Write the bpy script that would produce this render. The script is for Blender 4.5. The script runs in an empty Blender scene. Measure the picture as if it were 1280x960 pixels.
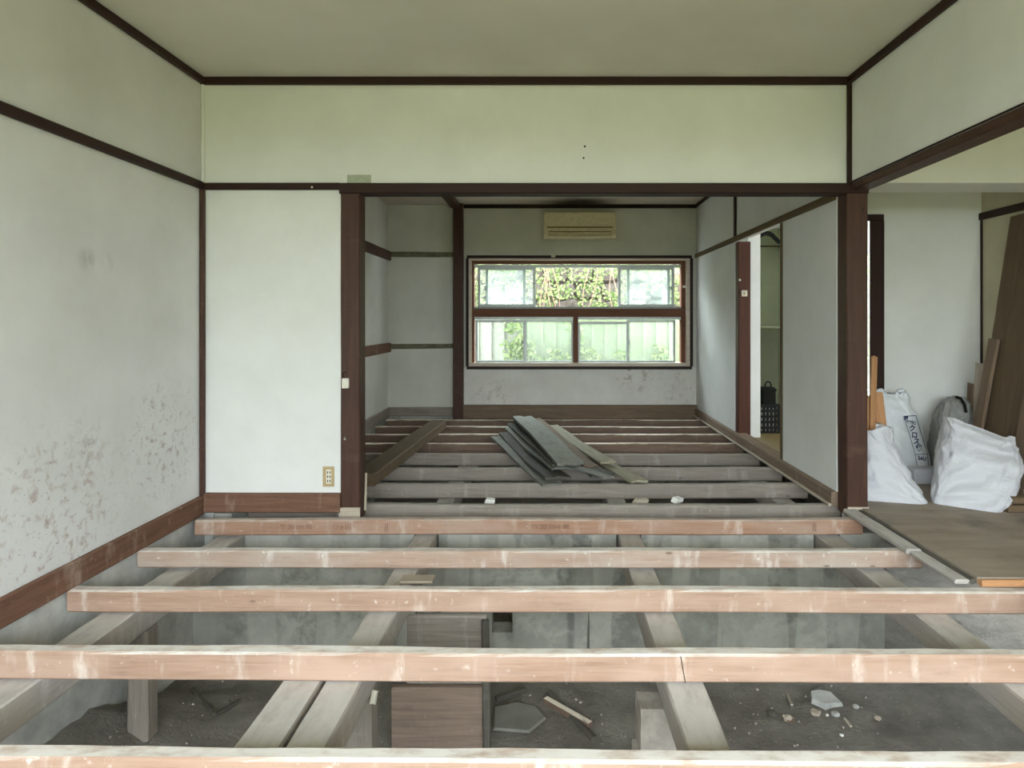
import bpy, bmesh, math, random
from mathutils import Vector, Matrix, noise

# ------------------------------------------------------------------ camera, sky, exposure
SC = bpy.context.scene
COL = SC.collection
F = 800.0                      # focal length in pixels of the 1280x960 frame
CX, CY, CH = 685.0, 400.0, 1.05   # vanishing point, eye height above the joist tops
cam_d = bpy.data.cameras.new('camera'); cam = bpy.data.objects.new('camera', cam_d); COL.objects.link(cam)
cam.location = (0, 0, CH); cam.rotation_euler = (math.pi / 2, 0, 0)
cam_d.sensor_width = 36; cam_d.lens = 36 * F / 1280
cam_d.shift_x = (640 - CX) / 1280; cam_d.shift_y = -(480 - CY) / 1280
cam_d.clip_start = .02
SC.camera = cam

W = bpy.data.worlds.new('overcast_sky'); SC.world = W; W.use_nodes = True
bg = W.node_tree.nodes['Background']
bg.inputs[0].default_value = (.85, .94, 1.0, 1); bg.inputs[1].default_value = 1.0
SC.view_settings.view_transform = 'Standard'; SC.view_settings.look = 'None'
SC.view_settings.gamma = 1; SC.view_settings.use_curve_mapping = False
SC.view_settings.exposure = 4.3
SC.cycles.max_bounces = 10; SC.cycles.diffuse_bounces = 8; SC.cycles.transparent_max_bounces = 12
SC.cycles.sample_clamp_indirect = 6

def portal(name, loc, rot, sx, sy):
    d = bpy.data.lights.new(name, 'AREA'); d.shape = 'RECTANGLE'; d.size = sx; d.size_y = sy
    d.cycles.is_portal = True
    o = bpy.data.objects.new(name, d); COL.objects.link(o); o.location = loc; o.rotation_euler = rot
    return o
YB = -1.10                     # garden side of the rooms, behind the camera
portal('garden_daylight', (-.1, YB - .12, .88), (math.pi / 2, 0, 0), 3.34, 1.84)
portal('kitchen_daylight', (2.38, YB - .12, .88), (math.pi / 2, 0, 0), 1.12, 1.84)
portal('window_daylight', (.33, 7.22, 1.13), (-math.pi / 2, 0, 0), 2.4, 1.22)

# ------------------------------------------------------------------ helpers
def lin(c):
    return tuple(((v / 255) / 12.92 if v / 255 <= .04045 else ((v / 255 + .055) / 1.055) ** 2.4) for v in c) + (1,)

def at(px, py, Y=None, z=None):
    """point seen at a photograph pixel, on the plane y = Y or at height z"""
    if Y is None:
        Y = (CH - z) * F / (py - CY)
    return Vector(((px - CX) * Y / F, Y, CH - (py - CY) * Y / F))

def new_obj(name, me, mat, parent=None):
    o = bpy.data.objects.new(name, me); COL.objects.link(o)
    if mat is not None:
        for m in (mat if isinstance(mat, (list, tuple)) else [mat]):
            me.materials.append(m)
    if parent: o.parent = parent
    return o

def tag(o, label=None, cat=None, group=None, kind=None):
    if label: o['label'] = label
    if cat: o['category'] = cat
    if group: o['group'] = group
    if kind: o['kind'] = kind
    return o

def empty(name, loc=(0, 0, 0), rz=0):
    o = bpy.data.objects.new(name, None); COL.objects.link(o); o.location = loc; o.rotation_euler = (0, 0, rz)
    o.empty_display_size = .05
    return o

def smooth(me, on=True):
    me.polygons.foreach_set('use_smooth', [on] * len(me.polygons))

class MB:
    def __init__(s): s.bm = bmesh.new()
    def box(s, x0, x1, y0, y1, z0, z1, bev=0):
        r = bmesh.ops.create_cube(s.bm, size=1)
        vs = r['verts']
        for v in vs:
            v.co = Vector(((x0 + x1) / 2 + v.co.x * (x1 - x0), (y0 + y1) / 2 + v.co.y * (y1 - y0), (z0 + z1) / 2 + v.co.z * (z1 - z0)))
        if bev:
            es = list({e for v in vs for e in v.link_edges})
            bmesh.ops.bevel(s.bm, geom=es, offset=bev, segments=2, profile=.6, affect='EDGES')
        return s
    def tube(s, p0, p1, r0, r1=None, n=10):
        p0, p1 = Vector(p0), Vector(p1); r1 = r0 if r1 is None else r1
        q = (p1 - p0).to_track_quat('Z', 'Y')
        a = [s.bm.verts.new(p0 + q @ Vector((r0 * math.cos(2 * math.pi * i / n), r0 * math.sin(2 * math.pi * i / n), 0))) for i in range(n)]
        b = [s.bm.verts.new(p1 + q @ Vector((r1 * math.cos(2 * math.pi * i / n), r1 * math.sin(2 * math.pi * i / n), 0))) for i in range(n)]
        for i in range(n):
            s.bm.faces.new((a[i], a[(i + 1) % n], b[(i + 1) % n], b[i]))
        s.bm.faces.new(a[::-1]); s.bm.faces.new(b)
        return s
    def path(s, pts, r, n=8):
        for a, b in zip(pts[:-1], pts[1:]): s.tube(a, b, r, n=n)
        return s
    def prism(s, outline, y0, y1):
        """outline in x,z extruded along y"""
        a = [s.bm.verts.new((x, y0, z)) for x, z in outline]; b = [s.bm.verts.new((x, y1, z)) for x, z in outline]
        n = len(a)
        for i in range(n):
            s.bm.faces.new((a[i], a[(i + 1) % n], b[(i + 1) % n], b[i]))
        s.bm.faces.new(a[::-1]); s.bm.faces.new(b)
        return s
    def build(s, name, mat, parent=None, sm=False):
        bmesh.ops.recalc_face_normals(s.bm, faces=s.bm.faces)
        me = bpy.data.meshes.new(name); s.bm.to_mesh(me); s.bm.free()
        if sm: smooth(me)
        return new_obj(name, me, mat, parent)

def struct(name, mb, mat, label=None):
    o = mb.build(name, mat); o['kind'] = 'structure'
    if label: o['label'] = label
    return o

def timber(name, L, w, h, mat, seed=0, wob=.003, segs=None, cham=.006, parent=None, ragged=0.0):
    """sawn timber along local X, width w centred on local Y, top at local z = 0"""
    segs = segs or max(2, int(L / .08))
    bm = bmesh.new(); rings = []
    cs = [(-w/2 + cham, 0), (w/2 - cham, 0), (w/2, -cham), (w/2, -h + cham), (w/2 - cham, -h), (-w/2 + cham, -h), (-w/2, -h + cham), (-w/2, -cham)]
    for i in range(segs + 1):
        x = L * i / segs; ring = []
        for k, (y, z) in enumerate(cs):
            p = Vector((x * 1.7 + seed * 13.1, k * .55, seed * 3.7))
            q = Vector((x * 9 + seed * 5.1, k * 7.3, seed * 1.7))
            d = noise.noise(p) * wob + noise.noise(q) * wob * .5
            dz = noise.noise(Vector((x * .9 + seed * 2.3, 4.4, seed))) * wob * 1.2
            ex = 0
            if ragged and i in (0, segs): ex = noise.noise(Vector((k * 3.3, seed, i))) * ragged
            ring.append(bm.verts.new((x + ex, y + d * (1 if y > 0 else -1), z + d * .6 + dz)))
        rings.append(ring)
    for a, b in zip(rings[:-1], rings[1:]):
        for k in range(8):
            bm.faces.new((a[k], b[k], b[(k + 1) % 8], a[(k + 1) % 8]))
    bm.faces.new(rings[0]); bm.faces.new(rings[-1][::-1])
    bmesh.ops.recalc_face_normals(bm, faces=bm.faces)
    me = bpy.data.meshes.new(name); bm.to_mesh(me); bm.free()
    return new_obj(name, me, mat, parent)

def timber_x(name, x0, x1, y0, y1, z0, z1, mat, seed=0, wob=0.0, yr=None, zr=None, **k):
    """timber running along X; yr, zr: front y and top z at the far x end when it is not quite square"""
    yr = y0 if yr is None else yr; zr = z1 if zr is None else zr
    L = math.sqrt((x1 - x0) ** 2 + (yr - y0) ** 2)
    o = timber(name, L, y1 - y0, z1 - z0, mat, seed, wob, **k)
    o.location = (x0, (y0 + y1) / 2, z1)
    o.rotation_euler = (0, -math.atan2(zr - z1, x1 - x0), math.atan2(yr - y0, x1 - x0))
    return o

def timber_y(name, x0, x1, y0, y1, z0, z1, mat, seed=0, wob=0.0, **k):
    o = timber(name, y1 - y0, x1 - x0, z1 - z0, mat, seed, wob, **k)
    o.location = ((x0 + x1) / 2, y0, z1); o.rotation_euler = (0, 0, math.pi / 2)
    return o

def timber_z(name, x0, x1, y0, y1, z0, z1, mat, seed=0, wob=0.0, **k):
    o = timber(name, z1 - z0, y1 - y0, x1 - x0, mat, seed, wob, **k)
    o.location = (x0, (y0 + y1) / 2, z0); o.rotation_euler = (0, -math.pi / 2, 0)
    return o

def timber_between(name, p0, p1, w, h, mat, seed=0, wob=.003, roll=0, **k):
    p0, p1 = Vector(p0), Vector(p1); d = p1 - p0
    o = timber(name, d.length, w, h, mat, seed, wob, **k)
    q = d.to_track_quat('X', 'Z')
    o.rotation_mode = 'QUATERNION'
    from mathutils import Quaternion
    o.rotation_quaternion = q @ Quaternion((1, 0, 0), roll); o.location = p0
    return o

# ------------------------------------------------------------------ materials
class NT:
    def __init__(s, name, rough=.8):
        s.m = bpy.data.materials.new(name); s.m.use_nodes = True; s.t = s.m.node_tree
        s.b = s.t.nodes['Principled BSDF']; s.b.inputs['Roughness'].default_value = rough
        s.tc = s.n('ShaderNodeTexCoord')
    def n(s, t, **kw):
        x = s.t.nodes.new(t)
        for k, v in kw.items(): setattr(x, k, v)
        return x
    def link(s, a, b): s.t.links.new(a, b)
    def math(s, op, a, b=None, c=None):
        x = s.n('ShaderNodeMath', operation=op)
        for i, v in enumerate((a, b, c)):
            if v is None: continue
            if isinstance(v, (int, float)): x.inputs[i].default_value = v
            else: s.link(v, x.inputs[i])
        return x.outputs[0]
    def coords(s, scale=(1, 1, 1), rnd=True, loc=(0, 0, 0)):
        mp = s.n('ShaderNodeMapping'); mp.inputs['Scale'].default_value = scale; mp.inputs['Location'].default_value = loc
        s.link(s.tc.outputs['Object'], mp.inputs['Vector'])
        if not rnd: return mp.outputs[0]
        oi = s.n('ShaderNodeObjectInfo'); k = s.math('MULTIPLY', oi.outputs['Random'], 37.0)
        ad = s.n('ShaderNodeVectorMath', operation='ADD'); s.link(mp.outputs[0], ad.inputs[0]); s.link(k, ad.inputs[1])
        return ad.outputs[0]
    def noise(s, vec, scale=1, detail=4, rough=.55, dist=0):
        x = s.n('ShaderNodeTexNoise'); x.inputs['Scale'].default_value = scale; x.inputs['Detail'].default_value = detail
        x.inputs['Roughness'].default_value = rough; x.inputs['Distortion'].default_value = dist
        s.link(vec, x.inputs['Vector']); return x.outputs['Fac']
    def ramp(s, fac, stops):
        x = s.n('ShaderNodeValToRGB'); e = x.color_ramp.elements
        e[0].position, e[0].color = stops[0][0], stops[0][1]; e[1].position, e[1].color = stops[-1][0], stops[-1][1]
        for p, c in stops[1:-1]:
            k = e.new(p); k.color = c
        s.link(fac, x.inputs['Fac']); return x.outputs['Color']
    def step(s, fac, lo, hi):
        x = s.n('ShaderNodeMapRange', interpolation_type='SMOOTHSTEP')
        x.inputs['From Min'].default_value = lo; x.inputs['From Max'].default_value = hi
        s.link(fac, x.inputs['Value']); return x.outputs[0]
    def mix(s, fac, a, b, mode='MIX'):
        x = s.n('ShaderNodeMix', data_type='RGBA', blend_type=mode)
        for sock, v in ((x.inputs[0], fac), (x.inputs[6], a), (x.inputs[7], b)):
            if isinstance(v, (int, float)): sock.default_value = v
            elif isinstance(v, tuple): sock.default_value = v
            else: s.link(v, sock)
        return x.outputs[2]
    def color(s, c):
        if isinstance(c, tuple): s.b.inputs['Base Color'].default_value = c
        else: s.link(c, s.b.inputs['Base Color'])
    def bump(s, h, strength=.3, dist=.004):
        x = s.n('ShaderNodeBump'); x.inputs['Strength'].default_value = strength; x.inputs['Distance'].default_value = dist
        s.link(h, x.inputs['Height']); s.link(x.outputs[0], s.b.inputs['Normal'])

def plain(name, c, rough=.6, metal=0, spec=None):
    t = NT(name, rough); t.color(lin(c)); t.b.inputs['Metallic'].default_value = metal
    n = t.noise(t.coords((1, 1, 1)), 25, 3)
    t.color(t.mix(t.step(n, .3, .75), lin(c), lin(tuple(int(v * .92) for v in c))))
    if spec is not None: t.b.inputs['Specular IOR Level'].default_value = spec
    return t.m

def wood(name, c1, c2, streak=None, streak_amt=.5, dust_or_light=None, dust_or_light_amt=.6, rough=.75, knots=True, bump=.25, patch=None, spec=.3):
    t = NT(name, rough); t.b.inputs['Specular IOR Level'].default_value = spec
    v = t.coords((1.3, 22, 22)); g = t.noise(v, 2.2, 6, .65, .6)
    col = t.ramp(g, [(.28, lin(c1)), (.72, lin(c2))])
    fine = t.noise(t.coords((4, 150, 150)), 1.5, 4, .6)
    col = t.mix(t.math('MULTIPLY', t.step(fine, .5, .7), .32), col, lin(tuple(int(a * .72) for a in c2)))
    if patch:
        pn = t.noise(t.coords((1.1, 3, 3)), 1.6, 3, .6)
        col = t.mix(t.math('MULTIPLY', t.step(pn, .42, .68), .8), col, lin(patch))
    blot = t.noise(t.coords((2.6, 12, 12)), 2.0, 5, .7)
    col = t.mix(t.math('MULTIPLY', t.step(blot, .55, .78), .35), col, lin(tuple(int(a * .7) for a in c2)))
    if knots:
        vo = t.n('ShaderNodeTexVoronoi'); vo.inputs['Scale'].default_value = 1
        t.link(t.coords((5.3, 14, 14)), vo.inputs['Vector'])
        k = t.step(vo.outputs['Distance'], .12, .05)
        vc = t.n('ShaderNodeSeparateColor'); t.link(vo.outputs['Color'], vc.inputs[0])
        k = t.math('MULTIPLY', k, t.step(vc.outputs[0], .55, .7))
        col = t.mix(t.math('MULTIPLY', k, .7), col, lin(tuple(int(a * .6) for a in c2)))
    if streak:
        sn = t.noise(t.coords((7.5, 1.3, 1.3)), 1.4, 5, .62, .3)
        bl = t.noise(t.coords((14, 10, 10)), 1.5, 3, .6)
        s = t.math('MULTIPLY', t.step(sn, .53, .72), t.step(bl, .32, .6))
        col = t.mix(t.math('MULTIPLY', s, streak_amt), col, lin(streak))
        sp2 = t.noise(t.coords((22, 22, 22)), 1.6, 4, .65)
        col = t.mix(t.math('MULTIPLY', t.step(sp2, .62, .74), streak_amt * .8), col, lin(streak))
    if dust_or_light:  # upward faces
        ge = t.n('ShaderNodeNewGeometry'); sp = t.n('ShaderNodeSeparateXYZ'); t.link(ge.outputs['Normal'], sp.inputs[0])
        dn = t.noise(t.coords((6, 14, 14)), 1.6, 4, .6)
        f = t.math('MULTIPLY', t.step(sp.outputs[2], .55, .9), t.math('MULTIPLY_ADD', t.step(dn, .25, .6), dust_or_light_amt, .2))
        col = t.mix(f, col, lin(dust_or_light))
    t.color(col); t.bump(g, bump, .003)
    return t.m

def plaster(name, c1, c2, scale=3.0, bump=.25, stains=None, rough=.9):
    """stains: list of (centre, radius, colour, amount, grain) in object space"""
    t = NT(name, rough); t.b.inputs['Specular IOR Level'].default_value = .2
    v = t.coords((1, 1, 1), rnd=False)
    col = t.ramp(t.noise(v, scale, 6, .6), [(.3, lin(c1)), (.7, lin(c2))])
    for cen, rad, c, amt, gr, lo, hi in (stains or []):
        d = t.n('ShaderNodeVectorMath', operation='DISTANCE'); t.link(v, d.inputs[0]); d.inputs[1].default_value = cen
        fall = t.step(d.outputs['Value'], rad, rad * .15)
        nn = t.step(t.noise(v, gr, 5, .7, .4), lo, hi)
        col = t.mix(t.math('MULTIPLY', t.math('MULTIPLY', fall, nn), amt), col, lin(c))
    t.color(col); t.bump(t.noise(v, 240, 2), bump, .0012)
    return t.m

M = {}
M['dark_trim'] = wood('dark_stained_trim', (52, 30, 24), (38, 21, 17), knots=False, bump=.1, rough=.6)
M['post'] = wood('brown_stained_post', (80, 53, 42), (58, 38, 30), streak=(120, 94, 78), streak_amt=.25, rough=.55, bump=.15)
M['baseboard'] = wood('brown_worn_baseboard', (124, 91, 74), (96, 68, 54), streak=(178, 160, 146), streak_amt=.5, bump=.25)
M['sill_worn'] = wood('worn_sill', (142, 122, 104), (112, 94, 79), streak=(182, 168, 152), streak_amt=.5)
M['joist_orange'] = wood('fresh_pine', (172, 143, 124), (149, 119, 99), streak=(220, 209, 199), streak_amt=.7, dust_or_light=(216, 211, 204), dust_or_light_amt=.75, patch=(180, 152, 134))
M['joist_pale'] = wood('pale_pine', (178, 154, 138), (156, 130, 113), streak=(220, 214, 208), streak_amt=.75, dust_or_light=(210, 205, 198), dust_or_light_amt=.7, patch=(174, 160, 148))
M['joist_brown'] = wood('brown_pine', (166, 132, 111), (146, 111, 90), streak=(204, 190, 178), streak_amt=.6, dust_or_light=(198, 188, 178), dust_or_light_amt=.6, patch=(166, 142, 126))
M['joist_grey'] = wood('weathered_grey_timber', (150, 140, 130), (122, 112, 103), streak=(186, 180, 172), streak_amt=.4, dust_or_light=(170, 164, 156), dust_or_light_amt=.6, patch=(136, 128, 120))
M['joist_umber'] = wood('umber_timber', (128, 106, 92), (100, 82, 70), streak=(160, 146, 134), streak_amt=.3, dust_or_light=(236, 224, 208), dust_or_light_amt=1.0)  # pale bare tops, lightened further to paint in the window light
M['beam'] = wood('dusty_beam', (178, 172, 166), (156, 150, 144), streak=(206, 202, 198), streak_amt=.5, dust_or_light=(198, 194, 190), dust_or_light_amt=.6, knots=False, patch=(166, 156, 146))
M['beam_side'] = wood('brown_beam', (128, 112, 98), (104, 90, 78), knots=False)
M['plank_grey'] = wood('weathered_plank', (132, 132, 124), (100, 100, 94), streak=(160, 160, 152), streak_amt=.4, dust_or_light=(150, 150, 142), dust_or_light_amt=.4, knots=False)
M['plank_dark'] = wood('dark_weathered_plank', (98, 94, 86), (72, 68, 62), streak=(130, 126, 118), streak_amt=.3, knots=False)
M['plank_tan'] = wood('tan_plank', (190, 178, 162), (164, 150, 134), knots=False)
M['plank_olive'] = wood('olive_plank', (170, 164, 142), (138, 132, 112), knots=False)
M['plank_brown'] = wood('brown_board', (132, 112, 94), (106, 88, 72), knots=True)
M['plank_umber'] = wood('umber_board', (112, 94, 74), (90, 74, 57), knots=False)
M['board_brown'] = wood('grimy_brown_board', (140, 122, 108), (112, 96, 84), streak=(164, 152, 142), streak_amt=.5, knots=False)
M['raw_wood'] = wood('raw_orange_wood', (204, 158, 116), (178, 128, 88))
M['wood_olive'] = wood('olive_jamb', (104, 88, 60), (84, 70, 48), knots=False, bump=.1)
M['wood_red'] = wood('reddish_post', (86, 48, 35), (68, 37, 27), knots=False, rough=.5)
M['wall'] = plaster('white_wallpaper', (226, 226, 224), (216, 216, 213))
M['wall_left'] = plaster('mouldy_white_wallpaper', (220, 219, 219), (205, 204, 203), 2.2, .3, stains=[
    ((-1.886, 3.15, .45), .42, (150, 130, 128), .75, 26, .52, .67), ((-1.886, 2.45, .26), .55, (164, 140, 132), .75, 24, .5, .68),
    ((-1.886, 3.1, .42), .5, (90, 58, 58), .85, 60, .63, .69), ((-1.886, 2.4, .22), .6, (88, 50, 48), .85, 60, .63, .69),
    ((-1.886, 2.62, .5), .16, (160, 148, 146), .5, 30, .48, .62), ((-1.886, 2.62, 1.30), .07, (160, 160, 156), .5, 14, .35, .6), ((-1.886, 2.74, 1.30), .06, (160, 160, 156), .45, 14, .35, .6)])
M['ceiling'] = plaster('ceiling_paper', (210, 205, 197), (198, 193, 185), 1.5, .2)
M['ceiling_far'] = plaster('ceiling_paper_stained', (214, 204, 192), (200, 190, 178), 1.5, .2, stains=[((.33, 6.9, 2.31), .55, (60, 54, 46), .9, 3, .2, .5)])
M['wall_grey'] = plaster('grey_wallpaper', (212, 211, 202), (198, 197, 188), 3)
M['wall_dirty'] = plaster('dirty_white_wall', (228, 225, 220), (212, 208, 203), 4, .3, stains=[
    ((.95, 7.0, .46), .30, (140, 120, 104), .5, 12, .5, .62), ((-.6, 7.0, .18), .35, (164, 154, 144), .5, 10, .46, .66), ((1.4, 7.0, .3), .4, (164, 158, 154), .5, 18, .48, .68)])
M['wall_beige'] = plaster('beige_board_wall', (196, 188, 162), (182, 174, 150), 4)
M['wall_green'] = plaster('green_grey_wall', (196, 198, 172), (182, 184, 160), 4)
M['glue'] = plaster('shelf_scar', (128, 124, 104), (96, 92, 74), 12, .5)
M['tape'] = plain('grey_patch', (172, 178, 158), .8)
M['foundation'] = plaster('old_concrete', (176, 175, 166), (128, 128, 120), 5, .6, stains=[
    ((-1.2, 3.4, -.5), .8, (196, 194, 186), .6, 8, .4, .6), ((.1, 3.4, -.3), .9, (92, 94, 92), .7, 6, .45, .6), ((1.3, 3.4, -.4), .8, (104, 106, 98), .6, 7, .45, .6)])
M['render_coat'] = plaster('cement_render', (212, 211, 206), (150, 150, 146), 5, 1.0)
M['pier'] = plaster('weathered_block', (186, 178, 170), (142, 134, 128), 14, .9)
def drips(m):
    """dark run-off lines and broad pale board marks down the concrete"""
    nt = m.node_tree; b = nt.nodes['Principled BSDF']; src = b.inputs['Base Color'].links[0].from_socket
    t = NT.__new__(NT); t.m, t.t, t.b = m, nt, b; t.tc = t.n('ShaderNodeTexCoord')
    ln = t.step(t.noise(t.coords((16, .01, .25), rnd=False), 1.6, 3, .5), .69, .72)
    br = t.step(t.noise(t.coords((3.2, .01, .4), rnd=False), 1.6, 2, .5), .5, .54)
    c = t.mix(t.math('MULTIPLY', br, .35), src, lin((196, 194, 184)))
    t.color(t.mix(t.math('MULTIPLY', ln, .75), c, lin((52, 52, 48))))
drips(M['foundation'])
def soil():
    t = NT('soil', .95); v = t.coords((1, 1, 1), rnd=False)
    col = t.ramp(t.noise(v, 5, 7, .65), [(.3, lin((104, 98, 90))), (.7, lin((142, 137, 128)))])
    col = t.mix(t.step(t.noise(v, 70, 3, .6), .66, .72), col, lin((176, 170, 160)))
    t.color(col); t.bump(t.noise(v, 40, 6, .7), .8, .02); return t.m
M['soil'] = soil()
def ply():
    t = NT('plywood_floor', .7); v = t.coords((1.2, 6, 1), rnd=False)
    col = t.ramp(t.noise(v, 2.2, 6, .6), [(.3, lin((140, 126, 112))), (.7, lin((162, 149, 135)))])
    t.color(t.mix(t.step(t.noise(t.coords((1, 1, 1), rnd=False), 3, 5, .6), .5, .75), col, lin((118, 108, 98)))); return t.m
M['ply'] = ply()
M['slate'] = plaster('slate', (138, 136, 130), (118, 116, 110), 6, .4)
M['lino'] = plain('yellow_linoleum', (142, 122, 78), .5)
M['alu'] = plain('aluminium', (196, 202, 200), .45, .3)
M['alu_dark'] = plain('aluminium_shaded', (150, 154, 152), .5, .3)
M['frame_beige'] = wood('bleached_window_frame', (224, 212, 198), (198, 182, 166), knots=False, bump=.15)
M['window_brown'] = wood('brown_window_rail', (128, 86, 66), (104, 68, 52), knots=False, bump=.1)
def glass(name, haze):
    t = NT(name, .3); nt = t.t; out = nt.nodes['Material Output']
    tr = t.n('ShaderNodeBsdfTransparent'); tr.inputs[0].default_value = (.93, .96, .95, 1)
    tl = t.n('ShaderNodeBsdfTranslucent'); tl.inputs[0].default_value = (.9, .94, .92, 1)
    gl = t.n('ShaderNodeBsdfGlossy'); gl.inputs['Roughness'].default_value = .05
    n = t.step(t.noise(t.coords((1, 1, 1)), 6, 5, .6), .25, .75)
    a = t.n('ShaderNodeMixShader'); t.link(t.math('MULTIPLY_ADD', n, haze * .5, haze * .6), a.inputs[0]); t.link(tr.outputs[0], a.inputs[1]); t.link(tl.outputs[0], a.inputs[2])
    fr = t.n('ShaderNodeFresnel'); fr.inputs[0].default_value = 1.2
    b = t.n('ShaderNodeMixShader'); t.link(fr.outputs[0], b.inputs[0]); t.link(a.outputs[0], b.inputs[1]); t.link(gl.outputs[0], b.inputs[2])
    t.link(b.outputs[0], out.inputs['Surface']); return t.m
M['glass'] = glass('dusty_glass', .07); M['glass_clear'] = glass('clear_glass', .03)
M['ac'] = plain('yellowed_plastic', (222, 208, 170), .45)
M['ac_dark'] = plain('louver_shadow_gap', (120, 104, 66), .6)
M['plastic_white'] = plain('ivory_plastic', (226, 220, 204), .45)
M['plastic_beige'] = plain('beige_plastic', (184, 160, 118), .5)
M['hole'] = plain('socket_slot', (60, 50, 40), .7)
M['black'] = plain('black_plastic', (12, 12, 11), .6, spec=.2)
M['black_cloth'] = plain('dark_cloth', (26, 25, 21), .9, spec=.1)
M['metal'] = plain('steel', (190, 188, 182), .35, .9)
def bagmat(name, c, alpha=1.0, tr=.15):
    t = NT(name, .45); t.color(lin(c)); nt = t.t; out = nt.nodes['Material Output']
    tl = t.n('ShaderNodeBsdfTranslucent'); tl.inputs[0].default_value = lin(c)
    a = t.n('ShaderNodeMixShader'); a.inputs[0].default_value = tr; t.link(t.b.outputs[0], a.inputs[1]); t.link(tl.outputs[0], a.inputs[2])
    last = a
    if alpha < 1:
        tp = t.n('ShaderNodeBsdfTransparent'); last = t.n('ShaderNodeMixShader'); last.inputs[0].default_value = alpha
        t.link(tp.outputs[0], last.inputs[1]); t.link(a.outputs[0], last.inputs[2])
    v = t.coords((1, 1, 1)); t.bump(t.noise(v, 14, 6, .65, 1.5), .5, .02)
    t.link(last.outputs[0], out.inputs['Surface']); return t.m
M['bag'] = bagmat('white_woven_bag', (212, 212, 219)); M['bag_clear'] = bagmat('milky_bag', (236, 239, 243), .97)
M['bag_grey'] = bagmat('grey_bag', (150, 150, 146))
M['ink'] = plain('navy_print', (24, 36, 84), .6)
M['stamp'] = plain('stamp_ink', (132, 98, 82), .9)
M['fence_green'] = plain('pale_green_sheet', (148, 160, 128), .6); M['fence_beige'] = plain('pale_beige_sheet', (150, 150, 138), .6)
M['stone'] = plaster('retaining_stone', (132, 120, 114), (92, 84, 80), 4, .6)
def leafmat(name, c1, c2):
    t = NT(name, .5); oi = t.noise(t.coords((1, 1, 1), rnd=False), 7, 3, .7)
    col = t.ramp(oi, [(.3, lin(c1)), (.7, lin(c2))]); t.color(col)
    tl = t.n('ShaderNodeBsdfTranslucent'); t.link(col, tl.inputs[0])
    a = t.n('ShaderNodeMixShader'); a.inputs[0].default_value = .35; t.link(t.b.outputs[0], a.inputs[1]); t.link(tl.outputs[0], a.inputs[2])
    t.link(a.outputs[0], t.t.nodes['Material Output'].inputs['Surface']); return t.m
M['ivy'] = leafmat('ivy_leaf', (88, 116, 50), (150, 160, 104)); M['hedge'] = leafmat('hedge_leaf', (104, 112, 58), (136, 142, 80))
M['stem'] = plain('dry_stem', (150, 118, 96), .8)
def lawn():
    t = NT('lawn', .9); t.color(t.ramp(t.noise(t.coords((1, 1, 1), rnd=False), 3, 6, .7), [(.3, lin((134, 136, 76))), (.7, lin((162, 160, 98)))])); return t.m
M['lawn'] = lawn()

# ------------------------------------------------------------------ structure
XL, XR = -1.886, 1.645          # main room side walls
YF, CEIL = 3.49, 2.37           # dividing wall, ceiling
FXL, FXR, YW, FCEIL = -1.75, 1.622, 7.0, 2.31   # far room
KX, KY, KCEIL = 2.98, 4.40, 2.34               # side room right wall, back wall

struct('ceiling', MB().box(XL - .1, XR + .1, YB, YF + .11, CEIL, CEIL + .06), M['ceiling'])
struct('ceiling_far', MB().box(FXL - .1, FXR + .1, YF + .11, YW + .15, FCEIL, FCEIL + .06), M['ceiling_far'])
struct('ceiling_side', MB().box(XR + .1, 3.6, YB, 5.66, KCEIL, KCEIL + .06).box(XR + .1, 2.62, 5.66, 7.22, KCEIL, KCEIL + .06), M['ceiling'])
struct('light_block_roof', MB().box(-2.6, 4.2, YB - .6, 5.7, 2.5, 2.6).box(-2.6, 2.75, 5.7, 7.35, 2.5, 2.6), M['ceiling'])  # slab added out of view so no sky light leaks above the ceilings
struct('wall_left', MB().box(XL - .11, XL, YB, YF + .11, .05, CEIL), M['wall_left'])
struct('wall_divider', MB().box(XL, XR, YF, YF + .10, 1.765, CEIL).box(XL, -1.126, YF, YF + .10, .06, 1.765), M['wall'])
struct('wall_right', MB().box(XR, XR + .08, YB, YF - .016, 1.765, 2.5), M['wall'])
# garden wall behind the camera with two wide openings
struct('wall_garden', MB().box(-2.0, -1.75, YB - .1, YB, -.9, 2.5).box(-1.75, 1.55, YB - .1, YB, 1.78, 2.5).box(1.55, 1.83, YB - .1, YB, -.9, 2.5)
       .box(1.83, 2.93, YB - .1, YB, 1.78, 2.5).box(2.93, 3.7, YB - .1, YB, -.9, 2.5).box(-1.75, 2.93, YB - .1, YB, -.9, -.02), M['wall'])
struct('wall_far_left', MB().box(FXL - .1, FXL, YF + .1, YW + .12, -.02, FCEIL), M['wall_grey'])
# window wall, built around the opening
WX0, WX1, WZ0, WZ1 = at(584, 0, 7.0).x, at(864, 0, 7.0).x, at(0, 460, 7.0).z, at(0, 321, 7.0).z
struct('wall_window', MB().box(-.97, FXR, YW, YW + .12, WZ1, FCEIL).box(-.97, WX0, YW, YW + .12, WZ0, WZ1).box(WX1, FXR, YW, YW + .12, WZ0, WZ1), M['wall_grey'])
struct('wall_window_lower', MB().box(-.97, FXR, YW, YW + .12, .10, WZ0), M['wall_dirty'])
struct('wall_closet', MB().box(FXL, -.97, YW, YW + .12, .06, FCEIL), M['wall_grey'])
# right wall of the far room
struct('wall_far_right', MB().box(FXR, FXR + .10, 5.56, YW + .12, .04, FCEIL).box(FXR, FXR + .10, YF + .11, 5.56, 1.75, FCEIL)
       .box(FXR, FXR + .10, YF + .11, 4.42, .04, 1.75), M['wall'])
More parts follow.
